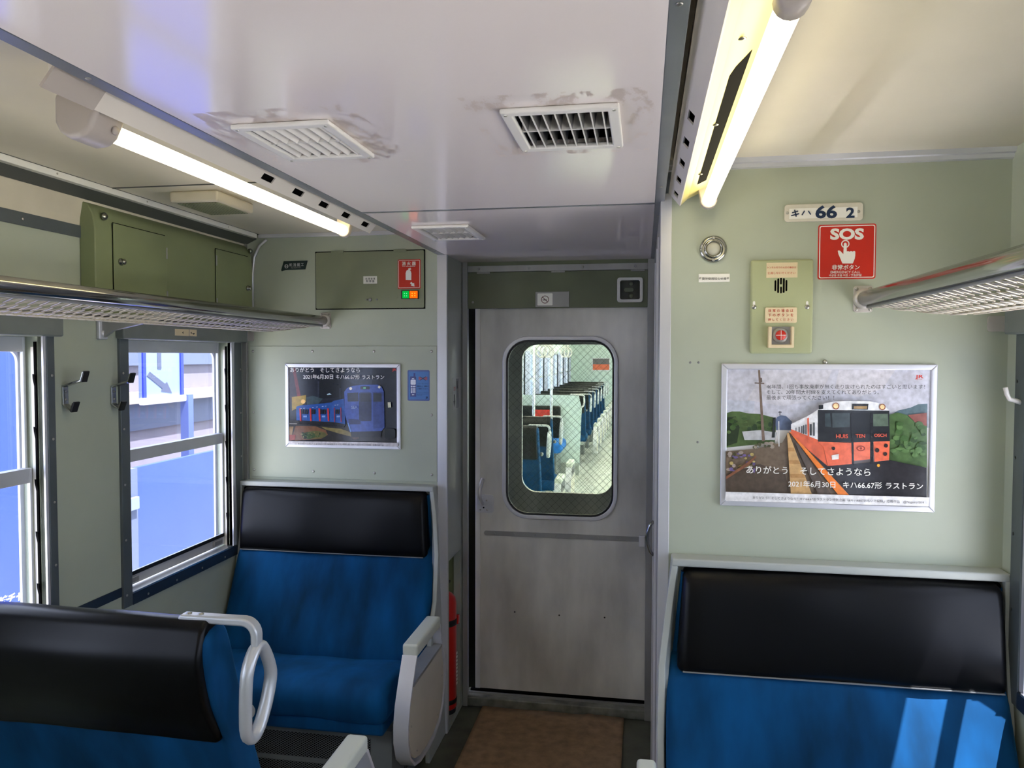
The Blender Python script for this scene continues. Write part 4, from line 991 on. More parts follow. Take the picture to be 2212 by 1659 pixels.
YQ = YL - 0.004
lpz = wall_thing('framed_poster', 'small framed poster of a blue train at night on the left end wall', 'poster', 742, 968, YQ, 'framed farewell posters')
frame_poster(lpz, ((617, 783), (867, 788), (866, 969), (619, 967)), YQ, 0.017)
LC = lambda p: (590 + p[0] * 0.16275, 770 + p[1] * 0.16275)
YQ2 = YQ - 0.0042
night = [((30, 34, 46), [(196, 118), (1652, 118), (1656, 1150), (206, 1125)]), ((46, 30, 44), [(196, 118), (300, 118), (380, 640), (300, 660), (205, 600)]), ((112, 40, 44), [(255, 150), (290, 150), (375, 560), (370, 640), (330, 600)]),
         ((40, 48, 66), [(960, 160), (1320, 170), (1310, 370), (1080, 370), (940, 300)]), ((24, 28, 36), [(600, 300), (900, 260), (900, 540), (620, 560)]), ((52, 56, 70), [(590, 330), (612, 330), (608, 620), (590, 620)]), ((44, 48, 60), [(880, 420), (900, 420), (900, 560), (880, 560)]),
         ((172, 140, 50), [(248, 540), (436, 512), (436, 600), (370, 660), (250, 720)]), ((246, 196, 110), disc(398, 598, 30)), ((60, 78, 84), [(440, 545), (520, 520), (660, 560), (600, 630), (450, 640)]), ((190, 220, 226), [(712, 500), (750, 488), (776, 505), (720, 512)]),
         ((48, 46, 46), [(206, 850), (820, 880), (1660, 1000), (1656, 1150), (206, 1125)]), ((120, 82, 56), [(300, 920), (560, 926), (700, 980), (726, 1040), (640, 1090), (300, 1120), (240, 1100)]), ((98, 96, 56), disc(560, 1040, 150, 18, 52)), ((64, 84, 50), disc(470, 1050, 90, 14, 46)),
         ((30, 40, 30), disc(420, 1060, 36, 10, 34)), ((132, 118, 70), [(640, 935), (900, 960), (1120, 1040), (1140, 1090), (900, 1030), (700, 970)]), ((92, 70, 60), disc(1090, 1070, 46, 12, 34)), ((150, 120, 84), [(206, 930), (270, 930), (250, 1050), (206, 1060)]), ((150, 60, 44), [(215, 1040), (300, 1040), (290, 1110), (215, 1115)]), ((180, 176, 170), [(206, 888), (318, 890), (318, 898), (206, 896)])] + \
        rnd_blobs(24, 380, 620, 1000, 1080, 8, 18, [(60, 84, 46), (92, 102, 60), (44, 60, 40), (128, 116, 72)])
btrain = [((38, 84, 160), [(306, 668), (360, 650), (560, 634), (776, 610), (800, 590), (940, 560), (960, 900), (800, 870), (560, 860), (310, 846)]), ((28, 28, 34), [(330, 850), (800, 870), (960, 900), (940, 940), (800, 930), (340, 900)]),
          ((66, 92, 172), [(944, 470), (980, 420), (1060, 390), (1200, 374), (1380, 374), (1440, 400), (1470, 470), (1480, 940), (1440, 990), (1030, 1000), (990, 900), (950, 760)]), ((52, 72, 138), [(1320, 470), (1470, 470), (1480, 940), (1330, 960)]), ((40, 44, 58), [(984, 486), (1130, 478), (1134, 596), (990, 600)]), ((46, 54, 84), rrect(1140, 1306, 478, 860, 22, 4)), ((34, 38, 52), rrect(1158, 1290, 492, 600, 10, 3)), ((40, 48, 62), [(1330, 486), (1440, 490), (1440, 600), (1330, 600)]),
          ((36, 44, 58), rrect(1158, 1280, 396, 438, 8, 3)), ((120, 200, 150), [(1196, 408), (1230, 408), (1230, 430), (1196, 430)]), ((255, 250, 230), disc(1029, 426, 19)), ((255, 250, 230), disc(1408, 406, 18)), ((40, 50, 100), [(1000, 830), (1160, 840), (1160, 900), (1010, 900)]), ((34, 34, 40), [(1030, 1000), (1440, 990), (1430, 1070), (1040, 1070)]), ((120, 160, 226), [(985, 880), (1000, 880), (1040, 1000), (1022, 1004)])]
for x in (346, 482, 600, 716): btrain.append(((196, 54, 58), [(x, 690), (x + 22, 688), (x + 30, 860), (x + 10, 860)]))
for x in (806, 892): btrain.append(((150, 56, 80), [(x, 680), (x + 12, 680), (x + 16, 870), (x + 4, 870)]))
for x in (378, 410, 442, 512, 536, 624, 652, 680, 830, 856): btrain.append(((20, 26, 38), [(x, 704), (x + 22, 702), (x + 22, 764), (x, 766)]))
for x in (360, 400, 518, 572, 648, 688, 816, 846): btrain.append(((190, 206, 230), [(x, 690 - (x - 360) * 0.1), (x + 20, 688 - (x - 360) * 0.1), (x + 20, 694 - (x - 360) * 0.1), (x, 696 - (x - 360) * 0.1)]))
for x in (400, 646, 842): btrain.append(((130, 160, 210), [(x, 786), (x + 46, 784), (x + 46, 806), (x, 808)]))
glow = [((222, 220, 190), [(1520, 610), (1560, 606), (1566, 676), (1524, 680)]), ((16, 20, 24), rrect(1480, 1620, 960, 1090, 30, 4))]
art('printed_picture', lpz, YQ2, night + btrain + glow, LC)
art('caption_strip', lpz, YQ2, [((214, 208, 206), [(204, 1122), (1656, 1146), (1656, 1196), (206, 1166)])], LC, base=120)
YT2 = YQ2 - 0.017
text('ありがとう', LC((224, 206)), LC((540, 206)), PAPER, lpz, Y=YT2, bold=0.008)
text('そしてさようなら', LC((624, 208)), LC((1152, 208)), PAPER, lpz, Y=YT2, bold=0.008)
text('2021年6月30日', LC((398, 294)), LC((795, 294)), PAPER, lpz, Y=YT2, bold=0.008)
text('キハ66.67形', LC((832, 296)), LC((1150, 296)), PAPER, lpz, Y=YT2, bold=0.008)
text('ラストラン', LC((1180, 298)), LC((1474, 298)), PAPER, lpz, Y=YT2, bold=0.008)
text('ありがとう！そしてさようなら！キハ66.67形ラストラン特別企画「#キハ6667おもいで投稿」応募作品', LC((330, 1166)), LC((1416, 1186)), BLKT, lpz, Y=YT2)
text('SEA', LC((1038, 694)), LC((1120, 690)), mat('dim_ink', (150, 170, 210), 0.4), lpz, Y=YT2, bold=0.02)
text('JR', LC((1580, 190)), LC((1636, 188)), REDS, lpz, Y=YT2, bold=0.03, aspect=0.7)
text('@', LC((1446, 1187)), LC((1466, 1187)), BLKT, lpz, Y=YT2)

# ---- hatch cover with its labels and LEDs
hc = wall_thing('control_hatch', 'olive hinged hatch cover with two small signal lamps on the left end wall', 'hatch', 800, 665, YL)
(hx0, hz1), (hx1, hz0) = wp(683, 546, YL), wp(917, 665, YL)
MB().box(hx0 - 0.004, hx1 + 0.004, YL - 0.0008, YL, hz0 - 0.004, hz1 + 0.004).build('hatch_gap', BLACK, hc)
MB().prism(rrect(hx0, hx1, hz0, hz1, 0.006, 3), 'y', YL - 0.007, YL - 0.0008).build('cover', HATCHM, hc, bevel=0.0015)
for px in (730, 865):
    a_ = onY(px, 546, YL); MB().box(a_.x - 0.028, a_.x + 0.028, YL - 0.0095, YL - 0.001, hz1 - 0.006, hz1 + 0.006).build('hinge', HATCHM, hc, bevel=0.001)
YH = YL - 0.007
HC2 = lambda x, y: (580 + x * 0.16275, 530 + y * 0.16275)
for x, r_ in ((1305, 0.004), (1350, 0.008), (1440, 0.004)):
    p = onY(*HC2(x, 720), YH); MB().lathe([(r_, 0), (r_ * 0.9, -0.004), (r_ * 0.4, -0.006)], (p.x, YH, p.z), 'y', 12).build('lock', STEELD, hc, smooth=True)
p = onY(*HC2(1682, 676), YH); MB().lathe([(0.012, 0), (0.012, -0.0015), (0.0005, -0.0018)], (p.x, YH, p.z), 'y', 18).build('blank_cap', HATCHM, hc)
led = wall_thing('signal_lamps', 'pair of lit green and orange signal lamps on the hatch cover', 'lamp', 885, 647, YH)
(a0, a1), (b0, b1) = wp(*HC2(1768, 600), YH), wp(*HC2(1994, 712), YH)
MB().box(a0, b0, YH - 0.008, YH, b1, a1).build('bezel', RUBBER, led, bevel=0.001)
xm = wp(*HC2(1876, 650), YH)[0]
for nm, x0_, x1_, m_, m2_ in (('green_lens', a0 + 0.006, xm - 0.002, LEDG, LEDG2), ('orange_lens', xm + 0.0015, b0 - 0.0025, LEDO, LEDY)):
    ln = MB().box(x0_, x1_, YH - 0.0095, YH - 0.008, b1 + 0.003, a1 - 0.003).build(nm, m_, led)
    for fx in (0.33, 0.67):
        for fz in (0.36, 0.64):
            MB().lathe([(0.0018, 0), (0.0006, -0.001)], (x0_ + (x1_ - x0_) * fx, YH - 0.0096, b1 + (a1 - b1) * fz), 'y', 8).build('diode', m2_, ln)
fs = wall_thing('extinguisher_sticker', 'red fire extinguisher sticker with a white bottle symbol and arrow', 'sticker', 884, 622, YH)
sheetr(fs, 'backing', REDS, HC2(1716, 190), HC2(2020, 575), YH, 0, 0.005)
(bx0, bz1), (bx1, bz0) = wp(*HC2(1726, 200), YH), wp(*HC2(2010, 563), YH)
MB().ring(rrect(bx0, bx1, bz0, bz1, 0.004, 4), rrect(bx0 + 0.0016, bx1 - 0.0016, bz0 + 0.0016, bz1 - 0.0016, 0.003, 4), 'y', YH - 0.0006, YH - 0.0003).build('border', WHITES, fs)
text('消 火 器', HC2(1770, 262), HC2(1956, 260), WHITES, fs, Y=YH - 0.0006, bold=0.02)
text('Fire extinguisher', HC2(1778, 286), HC2(1950, 283), WHITES, fs, Y=YH - 0.0006)
sheet(fs, 'bottle_symbol', WHITES, [HC2(*p) for p in ((1822, 460), (1820, 370), (1832, 335), (1856, 322), (1856, 304), (1888, 302), (1892, 320), (1872, 326), (1888, 340), (1896, 370), (1895, 462))], YH, 2)
sheet(fs, 'arrow', WHITES, [HC2(*p) for p in ((1878, 502), (1896, 485), (1918, 505), (1932, 496), (1938, 545), (1890, 538), (1902, 526))], YH, 2)
cs = wall_thing('control_panel_label', 'small white two-line label in the middle of the hatch cover', 'label', 800, 612, YH)
plate(cs, 'plate_body', WHITES, (HC2(1260, 412), HC2(1442, 508)), YH, 0.0015)
text('処 理 装 置', HC2(1286, 455), HC2(1416, 453), BLKT, cs, Y=YH - 0.0018, bold=0.01)
text('制 御 盤', HC2(1296, 488), HC2(1406, 488), BLKT, cs, Y=YH - 0.0018, bold=0.01)
# ---- maker's plate
mk = wall_thing('maker_plate', 'dark green slanted maker plate with silver characters', 'plate', 636, 586, YL)
mp_ = [HC2(*p) for p in ((205, 212), (522, 203), (492, 320), (232, 328), (180, 346), (172, 330))]
MB().prism([wp(*p, YL) for p in mp_], 'y', YL - 0.004, YL).build('plate_body', DKGREEN, mk, bevel=0.001)
text('新 潟 鐵 工', HC2(276, 276), HC2(468, 270), STEEL, mk, Y=YL - 0.0042, bold=0.012)
text('昭和49年', HC2(300, 308), HC2(430, 302), STEELD, mk, Y=YL - 0.0042)
c0 = onY(*HC2(238, 278), YL - 0.004)
MB().ring([(c0.x + 0.009 * math.cos(2 * math.pi * k / 16), c0.z + 0.009 * math.sin(2 * math.pi * k / 16)) for k in range(16)], [(c0.x + 0.0065 * math.cos(2 * math.pi * k / 16), c0.z + 0.0065 * math.sin(2 * math.pi * k / 16)) for k in range(16)], 'y', YL - 0.0048, YL - 0.004).build('emblem', STEEL, mk)
MB().box(c0.x - 0.004, c0.x + 0.004, YL - 0.0048, YL - 0.004, c0.z - 0.001, c0.z + 0.001).box(c0.x - 0.005, c0.x - 0.003, YL - 0.0048, YL - 0.004, c0.z - 0.005, c0.z + 0.005).box(c0.x + 0.003, c0.x + 0.005, YL - 0.0048, YL - 0.004, c0.z - 0.005, c0.z + 0.005).build('emblem_mark', STEEL, mk)
# ---- phone manner sticker
ph = wall_thing('phone_sticker', 'blue mobile phone manner sticker beside the small framed poster', 'sticker', 904, 865, YQ)
PC = lambda x, y: (870 + x * 0.04821, 790 + y * 0.04822)
sheetr(ph, 'backing', mat('phone_border', (84, 100, 160), 0.4), PC(215, 195), PC(1210, 1580), YQ, 0, 0.006)
sheetr(ph, 'face', PHONEB, PC(262, 255), PC(1170, 1515), YQ, 1, 0.002)
art('phone_picture', ph, YQ - 0.0006, [((20, 30, 120), [PC(*p) for p in ((335, 480), (485, 480), (485, 330), (560, 325), (560, 470), (600, 500), (600, 1385), (340, 1385))]), ((226, 228, 240), [PC(*p) for p in rrect(350, 580, 625, 850, 40, 3)]), ((226, 228, 240), [PC(*p) for p in ((410, 562), (510, 562), (510, 595), (410, 595))]), ((226, 228, 240), [PC(*p) for p in ((415, 1285), (515, 1285), (515, 1315), (415, 1315))])] +
    [((230, 234, 250), [PC(*p) for p in rrect(x - 28, x + 28, y - (40 if y < 950 else 24), y + (40 if y < 950 else 24), 18, 2)]) for x in (390, 465, 540) for y in (935, 1025, 1085, 1145, 1205)] +
    [((150, 84, 110), [PC(*p) for p in ((710, 490), (790, 490), (900, 570), (790, 650), (710, 640))]), ((150, 84, 110), [PC(*p) for p in ((1100, 490), (1020, 490), (910, 570), (1020, 650), (1100, 640))]), ((40, 30, 60), [PC(*p) for p in ((770, 480), (900, 555), (1020, 480), (1040, 500), (930, 572), (1040, 650), (1010, 660), (905, 592), (790, 662), (770, 640), (880, 572), (765, 505))])], base=1)
text('マナーモードに', PC(650, 830), PC(1140, 830), NAVYT, ph, Y=YQ - 0.003)
text('設定の上、通話は', PC(645, 945), PC(1150, 945), NAVYT, ph, Y=YQ - 0.003, bold=0.02)
text('ご遠慮ください。', PC(645, 1058), PC(1150, 1060), NAVYT, ph, Y=YQ - 0.003, bold=0.01)
text('Please set your mobile phone', PC(645, 1205), PC(1160, 1205), NAVYT, ph, Y=YQ - 0.003)
text('to silent mode and refrain', PC(645, 1278), PC(1160, 1278), NAVYT, ph, Y=YQ - 0.003)
text('from calls.', PC(645, 1330), PC(875, 1330), NAVYT, ph, Y=YQ - 0.003)
text('JR', PC(1020, 1475), PC(1145, 1470), NAVYT, ph, Y=YQ - 0.003, bold=0.03)

# ---- things on the door header
YHD = YD - 0.045
ns = wall_thing('no_smoking_plate', 'no smoking plate in a metal holder over the sliding door', 'plate', 1193, 664, YHD)
NC = lambda x, y: (860 + x * 0.27125, 430 + y * 0.27125)
plate(ns, 'holder', STEELD, (NC(1095, 740), NC(1362, 858)), YHD, 0.004, 0.001)
plate(ns, 'pictogram_card', WHITES, (NC(1110, 752), NC(1230, 846)), YHD - 0.004, 0.001, 0, 0.003)
c0 = onY(*NC(1170, 800), YHD - 0.005)
circ = lambda r: [(c0.x + r * math.cos(2 * math.pi * k / 24), c0.z + r * math.sin(2 * math.pi * k / 24)) for k in range(24)]
MB().ring(circ(0.0175), circ(0.0148), 'y', YHD - 0.0056, YHD - 0.005).build('ban_ring', mat('ban_dark_red', (90, 24, 24), 0.4), ns)
d_ = 0.0112
MB().prism([(c0.x - d_ - 0.001, c0.z + d_ - 0.001), (c0.x - d_ + 0.001, c0.z + d_ + 0.001), (c0.x + d_ + 0.001, c0.z - d_ + 0.001), (c0.x + d_ - 0.001, c0.z - d_ - 0.001)], 'y', YHD - 0.006, YHD - 0.005).build('ban_bar', MATS['ban_dark_red'], ns)
MB().box(c0.x - 0.011, c0.x + 0.008, YHD - 0.0055, YHD - 0.005, c0.z - 0.0035, c0.z).build('cigarette', BLKT, ns)
bx = wall_thing('inspection_window', 'square white-framed inspection window at the right of the door header', 'window', 1361, 654, YHD)
(q0x, q0z), (q1x, q1z) = wp(*NC(1745, 626), YHD), wp(*NC(1949, 822), YHD)
MB().ring(rrect(q0x, q1x, q1z, q0z, 0.012, 4), rrect(q0x + 0.013, q1x - 0.013, q1z + 0.013, q0z - 0.013, 0.008, 4), 'y', YHD - 0.010, YHD).build('frame', BEZEL, bx, bevel=0.002)
MB().box(q0x + 0.012, q1x - 0.012, YHD - 0.003, YHD, q1z + 0.012, q0z - 0.012).build('dark_pane', DKGLASS, bx)
zc_ = (q0z + q1z) / 2; xc_ = (q0x + q1x) / 2
MB().prism(rrect(xc_ - 0.026, xc_ + 0.016, zc_ - 0.008, zc_ + 0.008, 0.007, 4), 'y', YHD - 0.008, YHD - 0.003).build('lever', HEADG, bx, bevel=0.001)
for dz in (0.026, -0.026): MB().lathe([(0.009, 0), (0.008, -0.004), (0.0005, -0.005)], (xc_ + 0.005, YHD - 0.003, zc_ + dz), 'y', 12).build('knob', HEADG, bx, smooth=True)
p = onY(*NC(595, 822), YHD); screw(hd, (p.x, YHD, p.z), 'y', 0.006, m=STEELD)
# door-finger warning sticker on the passage wall
ws = thing('door_warning_sticker', 'grey warning sticker with an arrow on the left passage wall by the door', 'sticker', (XPL, 3.28, 1.40))
MB().prism(rrect(3.195, 3.355, 1.385, 1.525, 0.008, 3), 'x', XPL, XPL + 0.001).build('backing', mat('sticker_grey', (176, 178, 172), 0.4), ws)
MB().box(XPL + 0.001, XPL + 0.0014, 3.262, 3.305, 1.39, 1.52).build('dark_band', mat('sticker_dark_band', (120, 122, 120), 0.4), ws)
MB().prism([(3.222, 1.452), (3.235, 1.452), (3.235, 1.424), (3.243, 1.424), (3.2285, 1.398), (3.214, 1.424), (3.222, 1.424)], 'x', XPL + 0.001, XPL + 0.0015).build('arrow', BLKT, ws)
MB().prism([(3.272, 1.51), (3.282, 1.51), (3.284, 1.49), (3.290, 1.475), (3.283, 1.476), (3.279, 1.485), (3.274, 1.475), (3.268, 1.476), (3.275, 1.49)], 'x', XPL + 0.0014, XPL + 0.0018).build('figure_mark', BLKT, ws)
text3('注意', (XPL + 0.0016, 3.212, 1.47), (XPL + 0.0016, 3.25, 1.47), REDT, ws, bold=0.01)

# ---- fire extinguisher in the recess
fx = thing('fire_extinguisher', 'slim red fire extinguisher strapped in the recess beside the door', 'fire extinguisher', (XPL - 0.045, 3.235, 0.0))
ex, ey = XPL - 0.052, 3.250
MB().lathe([(0.052, 0.05), (0.055, 0.055), (0.055, 0.52), (0.05, 0.545), (0.035, 0.562), (0.018, 0.572), (0.014, 0.60)], (ex, ey, 0), 'z', 24).build('cylinder', REDX, fx, smooth=True)
MB().lathe([(0.050, 0.0), (0.052, 0.05)], (ex, ey, 0), 'z', 24).build('foot_ring', RUBBER, fx, smooth=True)
MB().lathe([(0.0565, 0.425), (0.0565, 0.452)], (ex, ey, 0), 'z', 24).build('strap', RUBBER, fx, smooth=True)
MB().lathe([(0.0565, 0.075), (0.0565, 0.095)], (ex, ey, 0), 'z', 24).build('strap', RUBBER, fx, smooth=True)
MB().box(ex + 0.030, ex + 0.060, ey - 0.008 + 0.03, ey + 0.014 + 0.03, 0.418, 0.458).build('buckle', REDX, fx, bevel=0.003)
MB().lathe([(0.012, 0.60), (0.016, 0.61), (0.016, 0.63), (0.008, 0.64)], (ex, ey, 0), 'z', 14).build('valve', CHROME, fx, smooth=True)
MB().box(ex - 0.015, ex + 0.012, ey - 0.05, ey + 0.04, 0.64, 0.652).build('lever', RUBBER, fx, bevel=0.003)
MB().box(ex + 0.012, ex + 0.022, ey - 0.03, ey + 0.03, 0.605, 0.615).build('carry_handle', RUBBER, fx, bevel=0.002)
lab = MB()
for k in range(9): lab.box(ex + 0.0535, ex + 0.0558, ey + 0.004 - 0.0, ey + 0.02, 0.15 + k * 0.017, 0.15 + k * 0.017 + 0.009)
lab.build('printed_label', WHITES, fx)

# ---- brown floor mat with a fold
mt = MB(); nx, ny = 40, 60; mx0, mx1, my0, my1 = -0.72, -0.075, 0.4, YD - 0.062
vv = []
for j in range(ny + 1):
    for i in range(nx + 1):
        x = mx0 + (mx1 - mx0) * i / nx; y = my0 + (my1 - my0) * j / ny
        dz = 0.0045 + 0.007 * math.exp(-((x + 0.24 + 0.012 * math.sin(y * 7)) / 0.018) ** 2) + 0.003 * math.exp(-((x + 0.19 + 0.015 * math.sin(y * 5 + 1)) / 0.02) ** 2) + 0.0012 * math.sin(x * 23 + y * 9)
        vv.append((x, y, dz))
ff = [(j * (nx + 1) + i, j * (nx + 1) + i + 1, (j + 1) * (nx + 1) + i + 1, (j + 1) * (nx + 1) + i) for j in range(ny) for i in range(nx)]
fm = mt.add(vv, ff).build('floor_mat', MATM, smooth=True)
sd = fm.modifiers.new('solid', 'SOLIDIFY'); sd.thickness = 0.004; sd.offset = -1
tag(fm, 'brown coir floor runner with a fold along the aisle', 'floor mat')

# ================================================================ SEATS
def loft(profile, x0, x1, edge=0.02, nx=10, wob=0.0, seed=0):
    """profile: closed (y,z) outline, extruded along x with rounded ends"""
    rnd = random.Random(seed)
    cy0 = sum(p[0] for p in profile) / len(profile); cz0 = sum(p[1] for p in profile) / len(profile)
    st_ = []
    for i in range(5):
        a = math.pi / 2 * i / 4; st_.append((edge * (1 - math.sin(a)), edge * (1 - math.cos(a))))
    secs = [(x0 + st_[4 - i][1] if False else x0 + edge * (1 - math.cos(math.pi / 2 * i / 4)), edge * (1 - math.sin(math.pi / 2 * i / 4))) for i in range(5)]
    mid = [(x0 + edge + (x1 - x0 - 2 * edge) * i / nx, 0.0) for i in range(1, nx)]
    secs += mid + [(x1 - edge * (1 - math.cos(math.pi / 2 * i / 4)), edge * (1 - math.sin(math.pi / 2 * i / 4))) for i in range(4, -1, -1)]
    n = len(profile); v = []
    # inward normals of the outline
    nr = []
    area = sum(profile[i][0] * profile[(i + 1) % n][1] - profile[(i + 1) % n][0] * profile[i][1] for i in range(n))
    sg = 1 if area > 0 else -1
    for i in range(n):
        a, b = profile[i - 1], profile[(i + 1) % n]; tx, tz = b[0] - a[0], b[1] - a[1]; L = math.hypot(tx, tz) or 1
        nr.append((-tz / L * sg, tx / L * sg))
    for (x, ins) in secs:
        for i, p in enumerate(profile):
            k = 0.0
            if wob: k = wob * (math.sin(x * 9 + p[1] * 14 + seed) + 0.6 * math.sin(x * 21 - p[1] * 8 + seed * 2)) * (1 if ins == 0 else 0.3)
            v.append((x, p[0] + nr[i][0] * (ins + k), p[1] + nr[i][1] * (ins + k)))
    f = []
    for s_ in range(len(secs) - 1):
        f += [(s_ * n + i, s_ * n + (i + 1) % n, (s_ + 1) * n + (i + 1) % n, (s_ + 1) * n + i) for i in range(n)]
    f += [tuple(range(n)), tuple(range((len(secs) - 1) * n, len(secs) * n))]
    return MB().add(v, f)
def smooth_outline(pts, sub=4):
    """Catmull-Rom through a closed outline"""
    n = len(pts); o = []
    for i in range(n):
        p0, p1, p2, p3 = pts[i - 1], pts[i], pts[(i + 1) % n], pts[(i + 2) % n]
        for k in range(sub):
            t = k / sub
            o.append(tuple(0.5 * (2 * p1[j] + (p2[j] - p0[j]) * t + (2 * p0[j] - 5 * p1[j] + 4 * p2[j] - p3[j]) * t * t + (3 * p1[j] - p0[j] - 3 * p2[j] + p3[j]) * t ** 3) for j in (0, 1)))
    return o
def armrest(t, xa, xb, yb_, dr, zpad=0.587):
    """aisle-side arm: pad from y=yb_ going dr*0.30; xb is the aisle face"""
    Y = lambda u: yb_ + dr * u
    arm = MB().box(xa - 0.002, xb + 0.002, Y(-0.006), Y(0.305), zpad - 0.045, zpad).build('arm_pad', PADG, t, bevel=0.010, seg=3)
    out_ = [(0.300, 0.545), (0.352, 0.46), (0.385, 0.40), (0.402, 0.34), (0.402, 0.28), (0.378, 0.215), (0.33, 0.172), (0.26, 0.150), (0.17, 0.142), (0.08, 0.146), (0.0, 0.168), (-0.05, 0.215), (-0.076, 0.28), (-0.078, 0.35), (-0.062, 0.41), (-0.035, 0.46), (-0.002, 0.55)]
    fb = MB().ribbon([(Y(u), z) for u, z in out_], xa, xb, 0.011 * dr)
    fb.build('arm_frame', ALU, t, bevel=0.0015)
    MB().box(xa, xb, Y(-0.035), Y(0.345), 0.452, 0.464).build('arm_rail', STEELD, t, bevel=0.001)
    inn = [(0.342, 0.452), (0.372, 0.40), (0.389, 0.34), (0.389, 0.285), (0.367, 0.224), (0.323, 0.184), (0.258, 0.163), (0.17, 0.155), (0.082, 0.159), (0.007, 0.180), (-0.040, 0.222), (-0.063, 0.284), (-0.065, 0.348), (-0.050, 0.405), (-0.030, 0.452)]
    sp_ = MB().prism([(Y(u), z) for u, z in inn], 'x', xb - 0.012, xb - 0.004).build('side_panel', SIDEP, t)
    for u, z in ((0.365, 0.32), (0.30, 0.20), (0.02, 0.20), (-0.045, 0.33)): screw(sp_, (xb - 0.004, Y(u), z), 'x', 0.004) if xb > xa else None

def mesh_panel(mb, x0, x1, z0, z1, y, cw, ch, r):
    """expanded-metal lattice: diamonds cw x ch"""
    kx = (x1 - x0) / cw; kz = (z1 - z0) / ch
    for sgn in (1, -1):
        n = int(kx + kz) + 2
        for k in range(-n, n):
            # line: X(t)=x0+cw*t, Z(t)=z0+ch*(sgn*t+k)
            ts = sorted([0.0, kx, (0 - k) / sgn, (kz - k) / sgn])
            pts = []
            for t_ in ts:
                X_, Z_ = x0 + cw * t_, z0 + ch * (sgn * t_ + k)
                if x0 - 1e-6 <= X_ <= x1 + 1e-6 and z0 - 1e-6 <= Z_ <= z1 + 1e-6: pts.append((X_, Z_))
            if len(pts) >= 2:
                a, b = pts[0], pts[-1]
                if abs(a[0] - b[0]) < 1e-4: continue
                mb.add([(a[0], y, a[1] - r), (a[0], y, a[1] + r), (b[0], y, b[1] + r), (b[0], y, b[1] - r)], [(0, 1, 2, 3)])
                mb.add([(a[0], y, a[1] - r), (a[0], y + 0.003, a[1] - r), (b[0], y + 0.003, b[1] - r), (b[0], y, b[1] - r)], [(0, 1, 2, 3)])

